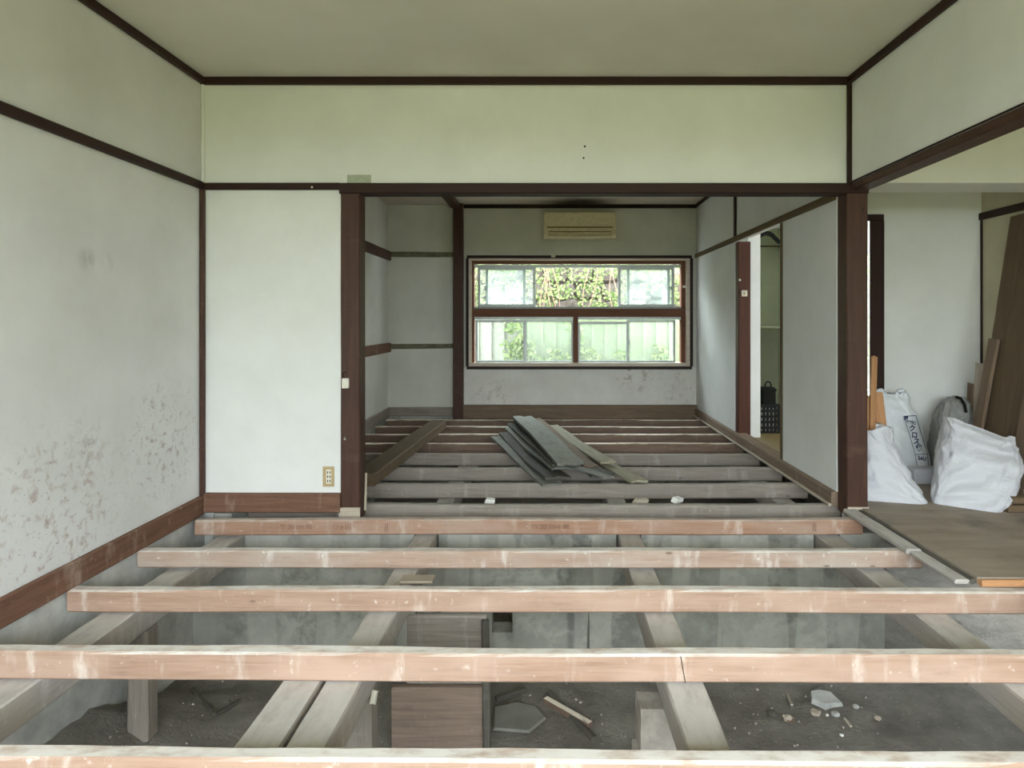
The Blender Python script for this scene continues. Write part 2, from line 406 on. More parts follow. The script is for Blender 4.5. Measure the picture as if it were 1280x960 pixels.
# hall and closet behind the right wall
struct('wall_hall', MB().box(1.735, 1.845, 5.56, 5.66, .02, KCEIL).box(1.845, 2.42, 5.56, 5.66, 1.88, KCEIL).box(2.42, 2.72, 5.56, 5.66, .02, KCEIL)
       .box(2.72, 3.02, 5.56, 5.66, 1.66, KCEIL).box(2.72, 3.02, 5.56, 5.66, .02, .40).box(3.02, 3.6, 5.56, 5.66, .02, KCEIL), M['wall'])
struct('wall_hall_right', MB().box(3.5, 3.6, 4.5, 5.66, -.2, KCEIL), M['wall_beige'])
struct('wall_store', MB().box(1.72, 1.80, 7.12, 7.22, .02, KCEIL).box(1.80, 2.22, 7.12, 7.22, .02, .9).box(1.80, 2.22, 7.12, 7.22, 1.95, KCEIL).box(2.22, 2.62, 7.12, 7.22, .02, KCEIL), M['wall_green'])
struct('wall_store_side', MB().box(2.56, 2.62, 5.66, 7.12, .02, KCEIL), M['wall_green'])
# side room
struct('wall_side_back', MB().box(2.30, KX + .1, KY, KY + .1, .02, KCEIL).box(1.742, 2.30, KY, KY + .1, 1.77, KCEIL), M['wall'])
struct('wall_side_hanging', MB().box(XR + .085, KX, 3.50, 3.76, 1.80, KCEIL), M['wall'])
struct('wall_side_right', MB().box(KX, KX + .08, YB, KY, .02, KCEIL), M['wall_beige'])
# foundations and ground
fo = MB().box(-2.0, 1.80, 3.42, 3.54, -.95, -.62).box(-2.0, -.30, 3.42, 3.54, -.62, -.41).box(-.19, 1.80, 3.42, 3.54, -.62, -.41).box(-2.0, 1.80, 3.42, 3.54, -.41, -.225)
for a, b in ((-1.62, -.715), (-.585, .365), (.498, 1.42), (1.56, 1.80)):
    fo.box(a, b, 3.42, 3.54, -.225, -.09)
struct('wall_foundation', fo, M['foundation'], 'old concrete footing under the dividing wall')
for i, x in enumerate((-1.45, -.98, -.27, .16, .93, 1.27)):
    pass
struct('wall_foundation_left', MB().box(XL - .12, XL - .012, YB, 3.42, -.95, .05).box(XL - .12, XL + .04, 3.54, 3.70, -.95, .06).box(XL - .12, XL - .012, 3.42, 3.54, -.225, .05), M['render_coat'])
struct('wall_foundation_outer', MB().box(-2.0, 3.7, YW + .0, YW + .12, -.95, .10).box(FXL - .1, FXL, 3.54, YW, -.95, -.02).box(3.5, 3.6, YB, 7.1, -.95, .02).box(1.86, 1.94, YB, 2.40, -.95, .0).box(2.56, 3.6, 5.58, 5.66, -.95, .004).box(2.56, 2.62, 5.66, 7.1, -.95, .02), M['foundation'])  # outer footings, with unseen skirts added to keep daylight out of the underfloor

def ground_h(x, y):
    z = -.77 + .24 * math.exp(-((x + 1.95) / .42) ** 2) * min(1, max(0, (3.15 - y) / .5))
    z += .035 * noise.noise(Vector((x * 1.7, y * 1.7, 3))) + .02 * noise.noise(Vector((x * 6, y * 6, 1))) + .012 * noise.noise(Vector((x * 15, y * 15, 8)))
    return z
bm = bmesh.new(); nx, ny = 150, 160; g = []
for j in range(ny + 1):
    y = YB + (7.0 - YB) * j / ny
    g.append([bm.verts.new((x, y, ground_h(x, y))) for x in (-1.9 + 5.4 * i / nx for i in range(nx + 1))])
for j in range(ny):
    for i in range(nx): bm.faces.new((g[j][i], g[j][i + 1], g[j + 1][i + 1], g[j + 1][i]))
me = bpy.data.meshes.new('ground'); bm.to_mesh(me); bm.free(); smooth(me)
tag(new_obj('ground', me, M['soil']), 'bare grey-brown earth under the missing floor', kind='structure')

struct('floor', MB().box(1.70, KX, 2.537, KY, .004, .03), M['ply'], 'grey-brown plywood floor of the side room')
struct('floor_near', MB().box(1.86, 3.5, YB, 2.478, .004, .03), M['ply'])
struct('floor_hall', MB().box(1.72, 3.5, KY, 5.60, .004, .03).box(1.72, 2.60, 5.60, 7.12, .004, .03), M['lino'])

# trims: dark ceiling and wall rails
tn = [0]
def trim(o, label=None):
    tn[0] += 1; o.name = 'trim_%d' % tn[0]; o['kind'] = 'structure'
    if label: o['label'] = label
    return o
D = M['dark_trim']
trim(timber_x('t', XL, XR, YF - .025, YF, CEIL - .042, CEIL, D, 1))
trim(timber_y('t', XL, XL + .025, YB, YF - .025, CEIL - .042, CEIL, D, 2))
trim(timber_y('t', XR - .025, XR, YB, YF - .025, CEIL - .042, CEIL, D, 3))
trim(timber_y('t', XL, XL + .022, YB, YF - .02, 1.757, 1.80, M['post'] if 0 else D, 4))
trim(timber_x('t', XL + .022, -1.13, YF - .022, YF, 1.757, 1.795, D, 5))
trim(timber_x('t', -1.13, 1.735, YF - .03, YF + .075, 1.735, 1.792, M['dark_trim'], 6), 'dark lintel over the wide opening')
trim(timber_z('t', XR - .02, XR + .004, YF - .03, YF, 1.792, CEIL - .042, D, 7))
trim(timber_z('t', XL, XL + .022, YF - .035, YF, .02, 1.757, M['post'], 8))
trim(timber_z('t', XL, XL + .018, YF - .02, YF, 1.80, CEIL - .042, M['wall'], 9))
trim(timber_y('t', XR - .006, 1.738, YB, YF - .03, 1.752, 1.792, M['post'], 10), 'brown lintel over the side room opening')
trim(timber_y('t', XR - .012, XR + .0, YB, YF - .03, 1.792, 1.80, D, 11))
trim(timber_x('t', -.92, FXR, YW - .03, YW, FCEIL - .04, FCEIL, D, 12))
trim(timber_y('t', FXR - .025, FXR, YF + .11, YW - .03, FCEIL - .035, FCEIL, D, 13))
trim(timber_y('t', -1.05, -.95, YF + .11, YW - .09, FCEIL - .05, FCEIL, M['post'], 14), 'brown beam along the far ceiling')
trim(timber_y('t', FXR - .022, FXR, YF + .11, YW - .02, 1.725, 1.77, M['wood_olive'], 15))
trim(timber_z('t', FXR - .012, FXR, 5.50, 5.56, 1.77, FCEIL - .035, D, 16))
trim(timber_x('t', 1.742, 2.30, KY - .02, KY, 1.73, 1.775, D, 17))
trim(timber_z('t', 2.208, 2.305, KY - .02, KY - .001, .03, 1.73, D, 18), 'dark jamb of the hall doorway')
trim(timber_y('t', KX - .02, KX, 3.0, KY, 1.735, 1.785, D, 19))
trim(timber_z('t', KX - .012, KX, KY - .02, KY, .03, 1.735, D, 20))
trim(timber_z('t', FXR - .004, FXR + .104, 4.42, 4.47, .06, 1.725, M['wood_olive'], 21))
# shelf supports left in the old closet
trim(timber_y('t', FXL, FXL + .035, YF + .2, YW, 1.70, 1.80, M['post'], 22), 'brown shelf rail on the closet side wall')
trim(timber_y('t', FXL, FXL + .035, YF + .2, YW, .70, .80, M['baseboard'], 23), 'lower shelf rail on the closet side wall')
trim(timber_x('t', FXL + .035, -1.03, YW - .006, YW, 1.735, 1.79, M['glue'], 24, .006), 'dirty scar of a shelf on the closet wall')
trim(timber_x('t', FXL + .035, -1.03, YW - .008, YW, .735, .79, M['glue'], 25, .006), 'lower dirty scar of a shelf on the closet wall')
trim(timber_x('t', FXL, -1.03, YW - .02, YW, .0, .10, M['joist_grey'], 26))
# baseboards
def base(o, name, label=None):
    o.name = name; o['kind'] = 'structure'
    if label: o['label'] = label
base(timber_y('b', XL, XL + .025, YB, YF - .03, -.005, .10, M['baseboard'], 31, .002), 'baseboard_left', 'worn brown baseboard along the mouldy wall')
base(timber_x('b', XL + .025, -1.126, YF - .03, YF + .04, .005, .108, M['baseboard'], 32, .002), 'baseboard_divider')
base(timber_x('b', -1.03, FXR, YW - .05, YW, -.03, .125, M['plank_brown'], 33, .003), 'baseboard_window')
base(timber_y('b', FXR - .03, FXR + .08, 3.595, YW - .05, .006, .085, M['sill_worn'], 34, .003), 'baseboard_far_right', 'worn grey-brown sill along the far room')
trim(timber_y('t', FXR - .048, FXR - .031, 3.595, YW - .05, .003, .022, M['plank_tan'], 36, .002), 'pale lath along the foot of the worn sill')
base(timber_y('b', FXL, FXL + .025, YF + .1, YW - .02, -.01, .10, M['joist_grey'], 35, .002), 'baseboard_far_left')

# posts
def post(o, label):
    return tag(o, label, 'post', 'posts of the opening')
pl = post(timber_z('wooden_post', -1.126, -1.021, YF - .018, YF + .09, -.03, 1.735, M['post'], 41, .0015), 'brown post with a chewed foot, beside the wall panel with the outlet')
pr = post(timber_z('wooden_post', 1.623, 1.7365, YF - .018, YF + .10, -.012, 1.752, M['post'], 42, .0015), 'brown post between the wide opening and the white sacks')
tag(timber_z('wooden_post', -1.026, -.92, YW - .09, YW, -.02, FCEIL, M['post'], 43, .001), 'dark post between the old closet and the window', 'post')
tag(timber_z('wooden_post', 1.628, 1.733, 5.47, 5.558, .03, 1.72, M['wood_red'], 44, .001), 'reddish post with a small switch at the hall opening', 'post')
# bare wood at the feet of the two posts
for p, x0, x1 in ((pl, -1.135, -1.018), (pr, 1.625, 1.739)):
    o = timber_x('bare_foot', x0, x1, YF - .025, YF - .0185, -.028, .03 if p is pl else .035, M['plank_tan'], x0, .004, cham=.002, segs=10)
    o.parent = p; o.matrix_parent_inverse = Matrix.LocRotScale(p.location, p.rotation_euler, None).inverted()

# ------------------------------------------------------------------ far window
win = empty('window_1', (0, YW, 0)); tag(win, 'wide brown window with sliding aluminium sashes in two rows', kind='structure')
def wpart(name, x0, x1, z0, z1, y0, y1, mat, parent=None, bev=0):
    o = MB().box(x0, x1, y0 - YW, y1 - YW, z0, z1, bev).build(name, mat, parent or win)
    return o
def wx(px): return (px - CX) * 7.0 / F
def wz(py): return CH - (py - CY) * 7.0 / F
# outer dark casing
for a in ((WX0, WX1, WZ1 - .02, WZ1 + .012), (WX0, WX1, WZ0 - .012, WZ0 + .02)):
    wpart('casing', a[0], a[1], a[2], a[3], YW - .035, YW + .02, M['dark_trim'])
wpart('casing', WX0 - .01, WX0 + .02, WZ0 + .02, WZ1 - .02, YW - .035, YW + .02, M['dark_trim'])
wpart('casing', WX1 - .02, WX1 + .012, WZ0 + .02, WZ1 - .02, YW - .035, YW + .02, M['dark_trim'])
# bleached inner box frame
ix0, ix1, iz0, iz1 = WX0 + .02, WX1 - .02, WZ0 + .02, WZ1 - .02
FB = M['frame_beige']
wpart('frame_head', ix0, ix1, iz1 - .02, iz1, YW - .03, YW + .16, FB)
wpart('frame_sill', ix0, ix1, iz0, iz0 + .035, YW - .03, YW + .16, FB)
wpart('frame_jamb', ix0, ix0 + .028, iz0 + .03, iz1 - .02, YW - .03, YW + .16, FB)
wpart('frame_jamb', ix1 - .035, ix1, iz0 + .03, iz1 - .02, YW - .03, YW + .16, FB)
jx0, jx1 = ix0 + .028, ix1 - .035
Y1 = YW + .06
def s1(px): return (px - CX) * Y1 / F
def z1(py): return CH - (py - CY) * Y1 / F
BR = M['window_brown']
wpart('brown_frame', jx0, jx0 + .022, iz0 + .03, iz1 - .02, Y1 - .02, Y1 + .08, BR)
wpart('brown_frame', jx1 - .045, jx1, iz0 + .03, iz1 - .02, Y1 - .02, Y1 + .08, BR)
wpart('brown_frame', jx0 + .022, jx1 - .045, iz1 - .05, iz1 - .02, Y1 - .02, Y1 + .08, BR)
kx0, kx1 = jx0 + .022, jx1 - .045
wpart('transom', kx0, kx1, z1(396), z1(386), Y1 - .03, Y1 + .08, BR)
wpart('mullion', s1(716.5), s1(722.5), z1(456), z1(396), Y1 - .03, Y1 + .04, BR)
AL = M['alu']
wpart('track', kx0, kx1, z1(386), z1(383.5), Y1 - .025, Y1 + .08, M['alu_dark'])
wpart('track', kx0, kx1, z1(457), z1(453.5), Y1 - .025, Y1 + .08, AL)
wpart('track', kx0, kx1, z1(334), z1(331), Y1, Y1 + .08, AL)
wpart('track', kx0, kx1, z1(399.5), z1(396), Y1, Y1 + .08, AL)
def sash(xa, xb, za, zb, y, st=.028, pane='glass', latch=None, mat=None):
    mat = mat or AL
    e = MB()
    e.box(xa, xa + st, y - YW, y + .02 - YW, za, zb).box(xb - st, xb, y - YW, y + .02 - YW, za, zb)
    e.box(xa + st, xb - st, y - YW, y + .02 - YW, za, za + st).box(xa + st, xb - st, y - YW, y + .02 - YW, zb - st, zb)
    o = e.build('sash', mat, win)
    MB().box(xa + st, xb - st, y + .008 - YW, y + .012 - YW, za + st, zb - st).build('pane', M[pane], o)
    if latch:
        MB().box(latch - .008, latch + .008, y - .012 - YW, y - YW, (za + zb) / 2 - .03, (za + zb) / 2 + .01, .003).build('latch', M['alu_dark'], o)
    return o
ub, ut, lb, lt = z1(383.5), z1(334), z1(453.5), z1(400)
sash(s1(597), s1(669.5), ub, ut, Y1 + .005)
sash(s1(606.5), s1(657), ub, ut, Y1 + .032, latch=s1(606))
sash(s1(772.5), s1(843), ub, ut, Y1 + .005)
sash(s1(784), s1(838), ub, ut, Y1 + .032, latch=s1(839))
sash(s1(594), s1(657), lb, lt, Y1 + .005, .026, 'glass_clear', latch=s1(653))
sash(s1(656), s1(716.5), lb, lt, Y1 + .032, .02)
sash(s1(722.5), s1(786), lb, lt - .02, Y1 + .005, .026)
sash(s1(784), s1(845), lb, lt, Y1 + .032, .024, latch=s1(787))
wpart('curtain_hook', wx(689), wx(694), wz(322), wz(317), YW - .06, YW - .035, M['plastic_white'])
wpart('reveal_screw', wx(852.5), wx(857), wz(360), wz(357), YW - .05, YW - .03, M['plastic_white'])

# small hall window that shows as a bright slit
w2 = empty('window_2', (2.87, 5.6, .4)); tag(w2, 'narrow hall window glimpsed past the post', kind='structure')
MB().box(-.15, .15, -.03, .03, 0, .04).box(-.15, .15, -.03, .03, 1.22, 1.26).box(-.15, -.12, -.03, .03, .04, 1.22).box(.12, .15, -.03, .03, .04, 1.22).build('window_frame', AL, w2)
MB().box(-.12, .12, -.003, .003, .04, 1.22).build('pane', M['glass_clear'], w2)

w3 = empty('added_store_window', (2.01, 7.17, .9)); tag(w3, 'small unseen window added to brighten the store', kind='structure')  # added out of sight to let daylight onto the dark store wall
MB().box(-.21, .21, -.03, .03, 0, .03).box(-.21, .21, -.03, .03, 1.02, 1.05).box(-.21, -.18, -.03, .03, .03, 1.02).box(.18, .21, -.03, .03, .03, 1.02).build('window_frame', AL, w3)
MB().box(-.18, .18, -.003, .003, .03, 1.02).build('pane', M['glass'], w3)

# ------------------------------------------------------------------ floor joists
def yz0(py): return CH * F / (py - CY)
JO = [  # front-top edge y at the picture's two sides, x extent, height, material, label
    (948, 955, -1.87, 1.85, .095, 'joist_orange', 'pale orange floor joist cut off by the bottom edge of the picture'),
    (815, 821, -1.87, 1.85, .090, 'joist_orange', 'second floor joist counted from the camera, whole width, with a thin cut line'),
    (737, 739.5, None, 2.75, .088, 'joist_orange', 'orange floor joist that also carries the front edge of the plywood'),
    (688, 689.5, None, 1.70, .080, 'joist_pale', 'pale floor joist with a big white splash, behind the one meeting the plywood'),
    (651, 649.5, None, 1.655, .080, 'joist_brown', 'brown floor joist with faded ink marks just in front of the posts'),
    (631, 631.5, -1.70, 1.66, .078, 'joist_grey', 'grey floor joist just behind the two posts'),
    (605, 606, -1.70, 1.655, .092, 'joist_grey', 'grey floor joist just under the near ends of the plank pile'),
    (585, 586, -1.70, 1.655, .090, 'joist_grey', 'grey floor joist crossed by the lower half of the plank pile'),
    (567.5, 568.5, -1.70, 1.655, .090, 'joist_grey', 'grey floor joist under the middle of the plank pile'),
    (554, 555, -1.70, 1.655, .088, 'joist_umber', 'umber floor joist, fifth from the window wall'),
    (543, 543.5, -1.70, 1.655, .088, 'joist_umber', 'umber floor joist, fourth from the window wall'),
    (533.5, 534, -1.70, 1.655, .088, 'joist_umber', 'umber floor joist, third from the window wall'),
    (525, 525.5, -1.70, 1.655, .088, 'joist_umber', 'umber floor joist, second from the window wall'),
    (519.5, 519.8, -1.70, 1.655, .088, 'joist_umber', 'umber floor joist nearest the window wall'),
]
LEFT_END = {2: 84, 3: 172, 4: 243}
joists = []
for i, (yl, yr, x0, x1, h, mt, lab) in enumerate(JO):
    Ya, Yb = yz0(yl), yz0(yr)
    if x0 is None: x0 = (LEFT_END[i] - CX) * Ya / F
    span = 1280 * Ya / F
    slope = (Yb - Ya) / span
    xl = (0 - CX) * Ya / F
    ya = Ya + slope * (x0 - xl); yb = Ya + slope * (x1 - xl)
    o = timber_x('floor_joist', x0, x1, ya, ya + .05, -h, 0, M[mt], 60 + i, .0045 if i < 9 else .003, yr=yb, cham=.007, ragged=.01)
    tag(o, lab, 'joist', 'floor joists'); joists.append(o)

# faded carpenter's ink on the brown joist
def text_mesh(name, body, size, mat, parent=None, align='CENTER', line=1.0, ext=0, bold=0.0):
    c = bpy.data.curves.new(name, 'FONT'); c.body = body; c.size = size; c.align_x = align; c.align_y = 'CENTER'; c.space_line = line; c.extrude = ext; c.offset = bold
    t = bpy.data.objects.new(name, c); COL.objects.link(t)
    dg = bpy.context.evaluated_depsgraph_get(); me = bpy.data.meshes.new_from_object(t.evaluated_get(dg))
    bpy.data.objects.remove(t); bpy.data.curves.remove(c)
    me.name = name; me.materials.clear()
    return new_obj(name, me, mat, parent)
J5 = joists[4]
for body, px, size in (('サ 30 cm 90', 370, .034), ('○ y 囚', 428, .034), ('||', 483, .045), ('ハ 20 川-1 80', 688, .036), ('||', 1018, .045)):
    o = text_mesh('ink_mark', body, size, M['stamp'])
    Y = yz0(650.5)
    o.location = ((px - CX) * Y / F, Y - .0042, -.033); o.rotation_euler = (math.pi / 2, 0, 0)
    bpy.context.view_layer.update()
    o.parent = J5; o.matrix_parent_inverse = J5.matrix_world.inverted()

J2 = joists[1]; bpy.context.view_layer.update()
def front_y(x):
    return (J2.matrix_world @ Vector((x - J2.location.x, -.025, 0))).y
a, b = at(850.5, 822, 2.01), at(856, 857, 2.01)
o = MB().prism([(a.x - .0012, -.004), (a.x + .0012, -.004), (b.x + .0012, -.086), (b.x - .0012, -.086)], front_y(a.x) - .0035, front_y(a.x) + .004).build('cut_line', M['hole'])
o.parent = J2; o.matrix_parent_inverse = J2.matrix_world.inverted()

# ------------------------------------------------------------------ beams below the joists
def beam(x0, x1, y0, y1, z0, z1, mat, seed, label):
    return tag(timber_y('floor_beam', x0, x1, y0, y1, z0, z1, mat, seed, .004, cham=.006, ragged=.012), label, 'beam', 'beams carrying the joists')
zt = -.094
beam(-1.75, -1.62, YB + .02, 6.9, zt - .11, zt, M['beam'], 81, 'grey beam under the joist ends along the mouldy wall')
beam(-.707, -.593, YB + .02, 6.9, zt - .11, zt, M['beam'], 82, 'grey beam under the joists that has a second plank lying alongside')
beam(.373, .49, YB + .02, 6.9, zt - .11, zt, M['beam'], 83, 'pale split-edged beam under the middle of the joists')
beam(1.43, 1.55, YB + .02, 6.9, zt - .10, zt, M['beam'], 84, 'grey beam under the joists along the side room')
beam(-.842, -.718, YB + .02, 2.06, zt - .10, zt, M['beam'], 85, 'short grey plank lying tight beside the beam with the wedge')
tag(timber_x('wooden_wedge', -.64, -.50, 2.76, 2.84, zt + .002, zt + .016, M['plank_tan'], 86, .002), 'thin wooden packing chip on the beam below the splashed joist', 'wedge')
tag(timber_y('wooden_batten', -.662, -.63, 2.56, 2.77, zt + .001, zt + .012, M['plank_tan'], 87, .001), 'narrow batten lying on top of the beam near the chip', 'batten')
# sill along the side room, in two lengths
tag(timber_y('floor_sill', 1.600, 1.668, 2.86, YF - .02, .002, .026, M['beam'], 88, .003, ragged=.01), 'grey worn sill from the post towards the pale joist', 'sill', 'sill lengths by the plywood')
tag(timber_y('floor_sill', 1.614, 1.672, 2.54, 2.852, .002, .022, M['beam'], 89, .003, ragged=.01), 'short grey sill at the corner of the plywood floor', 'sill', 'sill lengths by the plywood')
tag(timber_y('wooden_batten', 1.675, 1.698, 2.54, 3.46, .002, .024, M['plank_dark'], 90, .002), 'thin dark strip along the edge of the plywood floor', 'batten')
tag(timber_x('wooden_batten', 1.70, 2.75, 2.505, 2.532, .002, .028, M['raw_wood'], 91, .002), 'raw orange batten under the front edge of the plywood', 'batten')

# struts on the ground
def strut(p, r, top, mat, seed, label, square=False):
    zb = ground_h(p[0], p[1]) - .02
    o = timber_z('floor_strut', p[0] - r, p[0] + r, p[1] - r, p[1] + r, zb, top, mat, seed, .004, cham=.012 if not square else .004)
    return tag(o, label, 'strut', 'short struts under the beams')
bz = zt - .115
strut((-1.66, 2.62), .042, bz, M['joist_grey'], 92, 'short round strut under the beam along the mouldy wall')
strut((-.66, 2.25), .05, bz, M['joist_grey'], 93, 'dark strut with a pale label under the doubled beam')
sb = bpy.data.objects['floor_strut.001']
o = timber_between('torn_label', at(466, 880, 2.19), at(469, 863, 2.19), .02, .002, M['plastic_white'], 94, .001, roll=math.pi / 2)
bpy.context.view_layer.update(); o.parent = sb; o.matrix_parent_inverse = sb.matrix_world.inverted()
# crumbling stacked block pier under the middle beam
pier = empty('block_pier', (.40, 2.13, ground_h(.4, 2.13))); tag(pier, 'crumbling pier of pale blocks under the middle beam', 'pier')
z = -.03
zc = bz - pier.location.z
for k, (h, dx, w) in enumerate(((.20, .0, .075), (.13, .012, .07), (.12, -.008, .075), (None, .0, .07))):
    h = h or zc - z
    b = timber('block', w * 2, .13, h - .006, M['pier'], 95 + k, .02, segs=6, cham=.015, parent=pier)
    b.location = (-w + dx - .03, 0, z + h - .003); z += h
# boards standing on edge below the joists
tag(timber_x('standing_board', -.60, -.262, 2.72, 2.75, -.50, -.21, M['joist_grey'], 99, .002), 'smooth grey board standing on edge above the brown one', 'board')
tag(timber_x('standing_board', -.66, -.275, 2.70, 2.735, -.79, -.505, M['board_brown'], 100, .003), 'brown board standing on edge in the earth', 'board')
tag(timber_between('leaning_stick', (-.25, 2.66, -.78), (-.262, 2.70, -.22), .03, .03, M['plank_dark'], 101), 'dark upright stick at the end of the standing boards', 'stick')
tag(timber_x('wooden_plank', -1.02, -.55, 3.30, 3.33, -.80, -.30, M['foundation'], 102, .004) if 0 else MB().box(-.9, -.7, 3.38, 3.415, -.8, -.42).build('concrete_slab', M['foundation']), 'narrow concrete slab leaning on the footing', 'slab')
# debris on the earth
def flat_stone(name, c, pts, t, mat, label, cat='stone', seed=0, tilt=0):
    mb = MB(); bm = mb.bm
    a = [bm.verts.new((x, y, 0)) for x, y in pts]; b = [bm.verts.new((x * .93, y * .93, t + .3 * t * noise.noise(Vector((x * 20, y * 20, seed))))) for x, y in pts]
    n = len(a)
    for i in range(n): bm.faces.new((a[i], a[(i + 1) % n], b[(i + 1) % n], b[i]))
    bm.faces.new(a[::-1]); bm.faces.new(b)
    o = mb.build(name, mat); o.location = (c[0], c[1], ground_h(c[0], c[1]) + .004); o.rotation_euler = (tilt, 0, 0)
    return tag(o, label, cat)
def gp(px, py, z=-.76): return at(px, py, z=z)
c = gp(646, 897); flat_stone('slate_slab', c, [(-.10, -.10), (.06, -.12), (.135, -.02), (.09, .07), (-.01, .10), (-.11, .06)], .008, M['slate'], 'flat dark slab lying on the earth beside the standing boards', 'slab')
c = gp(1030, 874); flat_stone('rubble_stone', c, [(-.065, -.01), (-.02, -.06), (.02, -.045), (.07, -.05), (.05, .04), (.0, .06), (-.045, .05)], .03, M['render_coat'], 'largest grey rubble stone on the earth', 'stone', 2)
rng = random.Random(5)
def pebble(px, py, r, mat, label):
    c = gp(px, py); m = MB(); bmesh.ops.create_icosphere(m.bm, subdivisions=2, radius=r)
    s = rng.random() * 9
    for v in m.bm.verts:
        v.co = v.co * (1 + .5 * noise.noise(v.co * 2.2 / r + Vector((s, s, 0)))); v.co.z *= .6
    o = m.build('rubble_stone', M[mat], sm=False); o.location = (c.x, c.y, ground_h(c.x, c.y) + r * .3); o.rotation_euler = (0, 0, rng.random() * 6)
    return tag(o, label, 'stone', 'small rubble on the earth')
for a in ((1020, 890, .024, 'plank_tan', 'tan pebble touching the largest rubble stone'), (1045, 893, .018, 'render_coat', 'small grey stone just below the largest rubble stone'),
          (1070, 884, .014, 'render_coat', 'small pale stone beside the dark crumbs of rubble'), (1097, 894, .016, 'plank_tan', 'lone pale stone far along the earth towards the side room'),
          (1034, 893, .008, 'plaster_bit', 'white plaster crumb among the rubble stones'), (1052, 916, .01, 'plaster_bit', 'brightest white crumb on the earth, close to the bottom joist'),
          (965, 892, .022, 'plank_dark', 'low flat brown clod on the earth, beside the middle beam'), (985, 899, .024, 'joist_umber', 'flat tan clod lying on the earth before the rubble')):
    if a[3] == 'plaster_bit' and 'plaster_bit' not in M: M['plaster_bit'] = plain('plaster_crumb', (230, 228, 222), .9)
    pebble(*a)
def stick(pa, pb, r, mat, label, dz=0):
    a, b = gp(*pa), gp(*pb)
    a.z = ground_h(a.x, a.y) + r + .006; b.z = ground_h(b.x, b.y) + r + .006 + dz
    return tag(timber_between('broken_stick', a, b, r * 2, r * 1.6, M[mat], pa[0], .003, cham=.003), label, 'stick', 'sticks on the earth')
stick((686, 866), (742, 922), .012, 'plank_dark', 'longest thin stick on the earth beside the slab')
stick((682, 876), (738, 906), .016, 'joist_umber', 'shorter splintered stick crossing under the longest one', .0)
stick((620, 874), (655, 862), .014, 'plank_dark', 'short stick on the earth behind the dark slab')
stick((240, 868), (268, 905), .009, 'plank_dark', 'crooked root-like twig on the earth near the short round strut')
stick((268, 905), (300, 884), .008, 'plank_dark', 'forked end of dark twig on the earth near the round strut')
stick((984, 865), (990, 880), .006, 'plank_tan', 'tiny pale splinter on the earth behind the rubble')
stick((1056, 900), (1064, 908), .006, 'plank_tan', 'tiny pale splinter just in front of the rubble stones')

rc = random.Random(21); vs, fs = [], []
for i in range(420):
    x, y = rc.uniform(-1.8, 1.7), rc.uniform(1.0, 3.38); s_ = rc.uniform(.003, .011); z = ground_h(x, y) + s_ * .3; b = len(vs); a_ = rc.random() * 6
    for k in range(4): vs.append((x + s_ * math.cos(a_ + k * 1.57) * rc.uniform(.6, 1.3), y + s_ * math.sin(a_ + k * 1.57) * rc.uniform(.6, 1.3), z - s_ * .4))
    vs.append((x, y, z + s_ * .6)); fs += [(b + k, b + (k + 1) % 4, b + 4) for k in range(4)]
me = bpy.data.meshes.new('rubble_crumbs'); me.from_pydata(vs, [], fs); me.update()
tag(new_obj('rubble_crumbs', me, M['pier']), 'fine crumbs of mortar scattered over the earth', 'rubble', kind='stuff')

# ------------------------------------------------------------------ far room loose timber
tag(timber_between('loose_timber', (-1.16, 4.02, .085), (-1.055, 6.18, .085), .15, .08, M['plank_umber'], 110, .004, ragged=.02), 'thick brown timber lying loose across the joists by the closet', 'timber')
tag(timber_between('wood_sliver', (-1.0, 3.50, .01), (-1.012, 3.56, .20), .012, .01, M['plank_tan'], 111, .002), 'pale splinter of wood standing at the foot of the post', 'splinter')

def plank(p0, p1, w, t, mat, seed, label, roll=0, jag=.05, sag=.01):
    p0, p1 = Vector(p0), Vector(p1); d = p1 - p0; L = d.length
    nx, ny = 14, 5; bm = bmesh.new(); T, B = [], []
    for i in range(nx + 1):
        u = i / nx; rt, rb = [], []
        for j in range(ny + 1):
            v = j / ny - .5
            x = u * L
            if i in (0, nx): x += jag * noise.noise(Vector((j * 1.9, seed * 3.1, i)))
            y = v * w * (1 + .12 * noise.noise(Vector((u * 3, seed * 2.2, 5 * (v > 0)))))
            z = sag * math.sin(u * math.pi * 1.5 + seed) + .006 * noise.noise(Vector((u * 4, v * 3, seed))) + .012 * v * v * 4 * noise.noise(Vector((seed, 7, 1)))
            rt.append(bm.verts.new((x, y, z))); rb.append(bm.verts.new((x, y, z - t)))
        T.append(rt); B.append(rb)
    for i in range(nx):
        for j in range(ny):
            bm.faces.new((T[i][j], T[i + 1][j], T[i + 1][j + 1], T[i][j + 1])); bm.faces.new((B[i][j], B[i][j + 1], B[i + 1][j + 1], B[i + 1][j]))
        bm.faces.new((T[i][0], B[i][0], B[i + 1][0], T[i + 1][0])); bm.faces.new((T[i][ny], T[i + 1][ny], B[i + 1][ny], B[i][ny]))
    for j in range(ny):
        bm.faces.new((T[0][j], T[0][j + 1], B[0][j + 1], B[0][j])); bm.faces.new((T[nx][j], B[nx][j], B[nx][j + 1], T[nx][j + 1]))
    bmesh.ops.recalc_face_normals(bm, faces=bm.faces)
    me = bpy.data.meshes.new('loose_plank'); bm.to_mesh(me); bm.free()
    o = new_obj('loose_plank', me, M[mat]); o.rotation_mode = 'QUATERNION'
    from mathutils import Quaternion
    o.rotation_quaternion = d.to_track_quat('X', 'Z') @ Quaternion((1, 0, 0), roll); o.location = p0
    return tag(o, label, 'plank', 'pile of weathered planks on the joists')
plank((-.44, 5.62, .022), (.03, 4.03, .022), .13, .014, 'plank_grey', 1, 'lowest grey plank sticking out on the closet side of the pile')
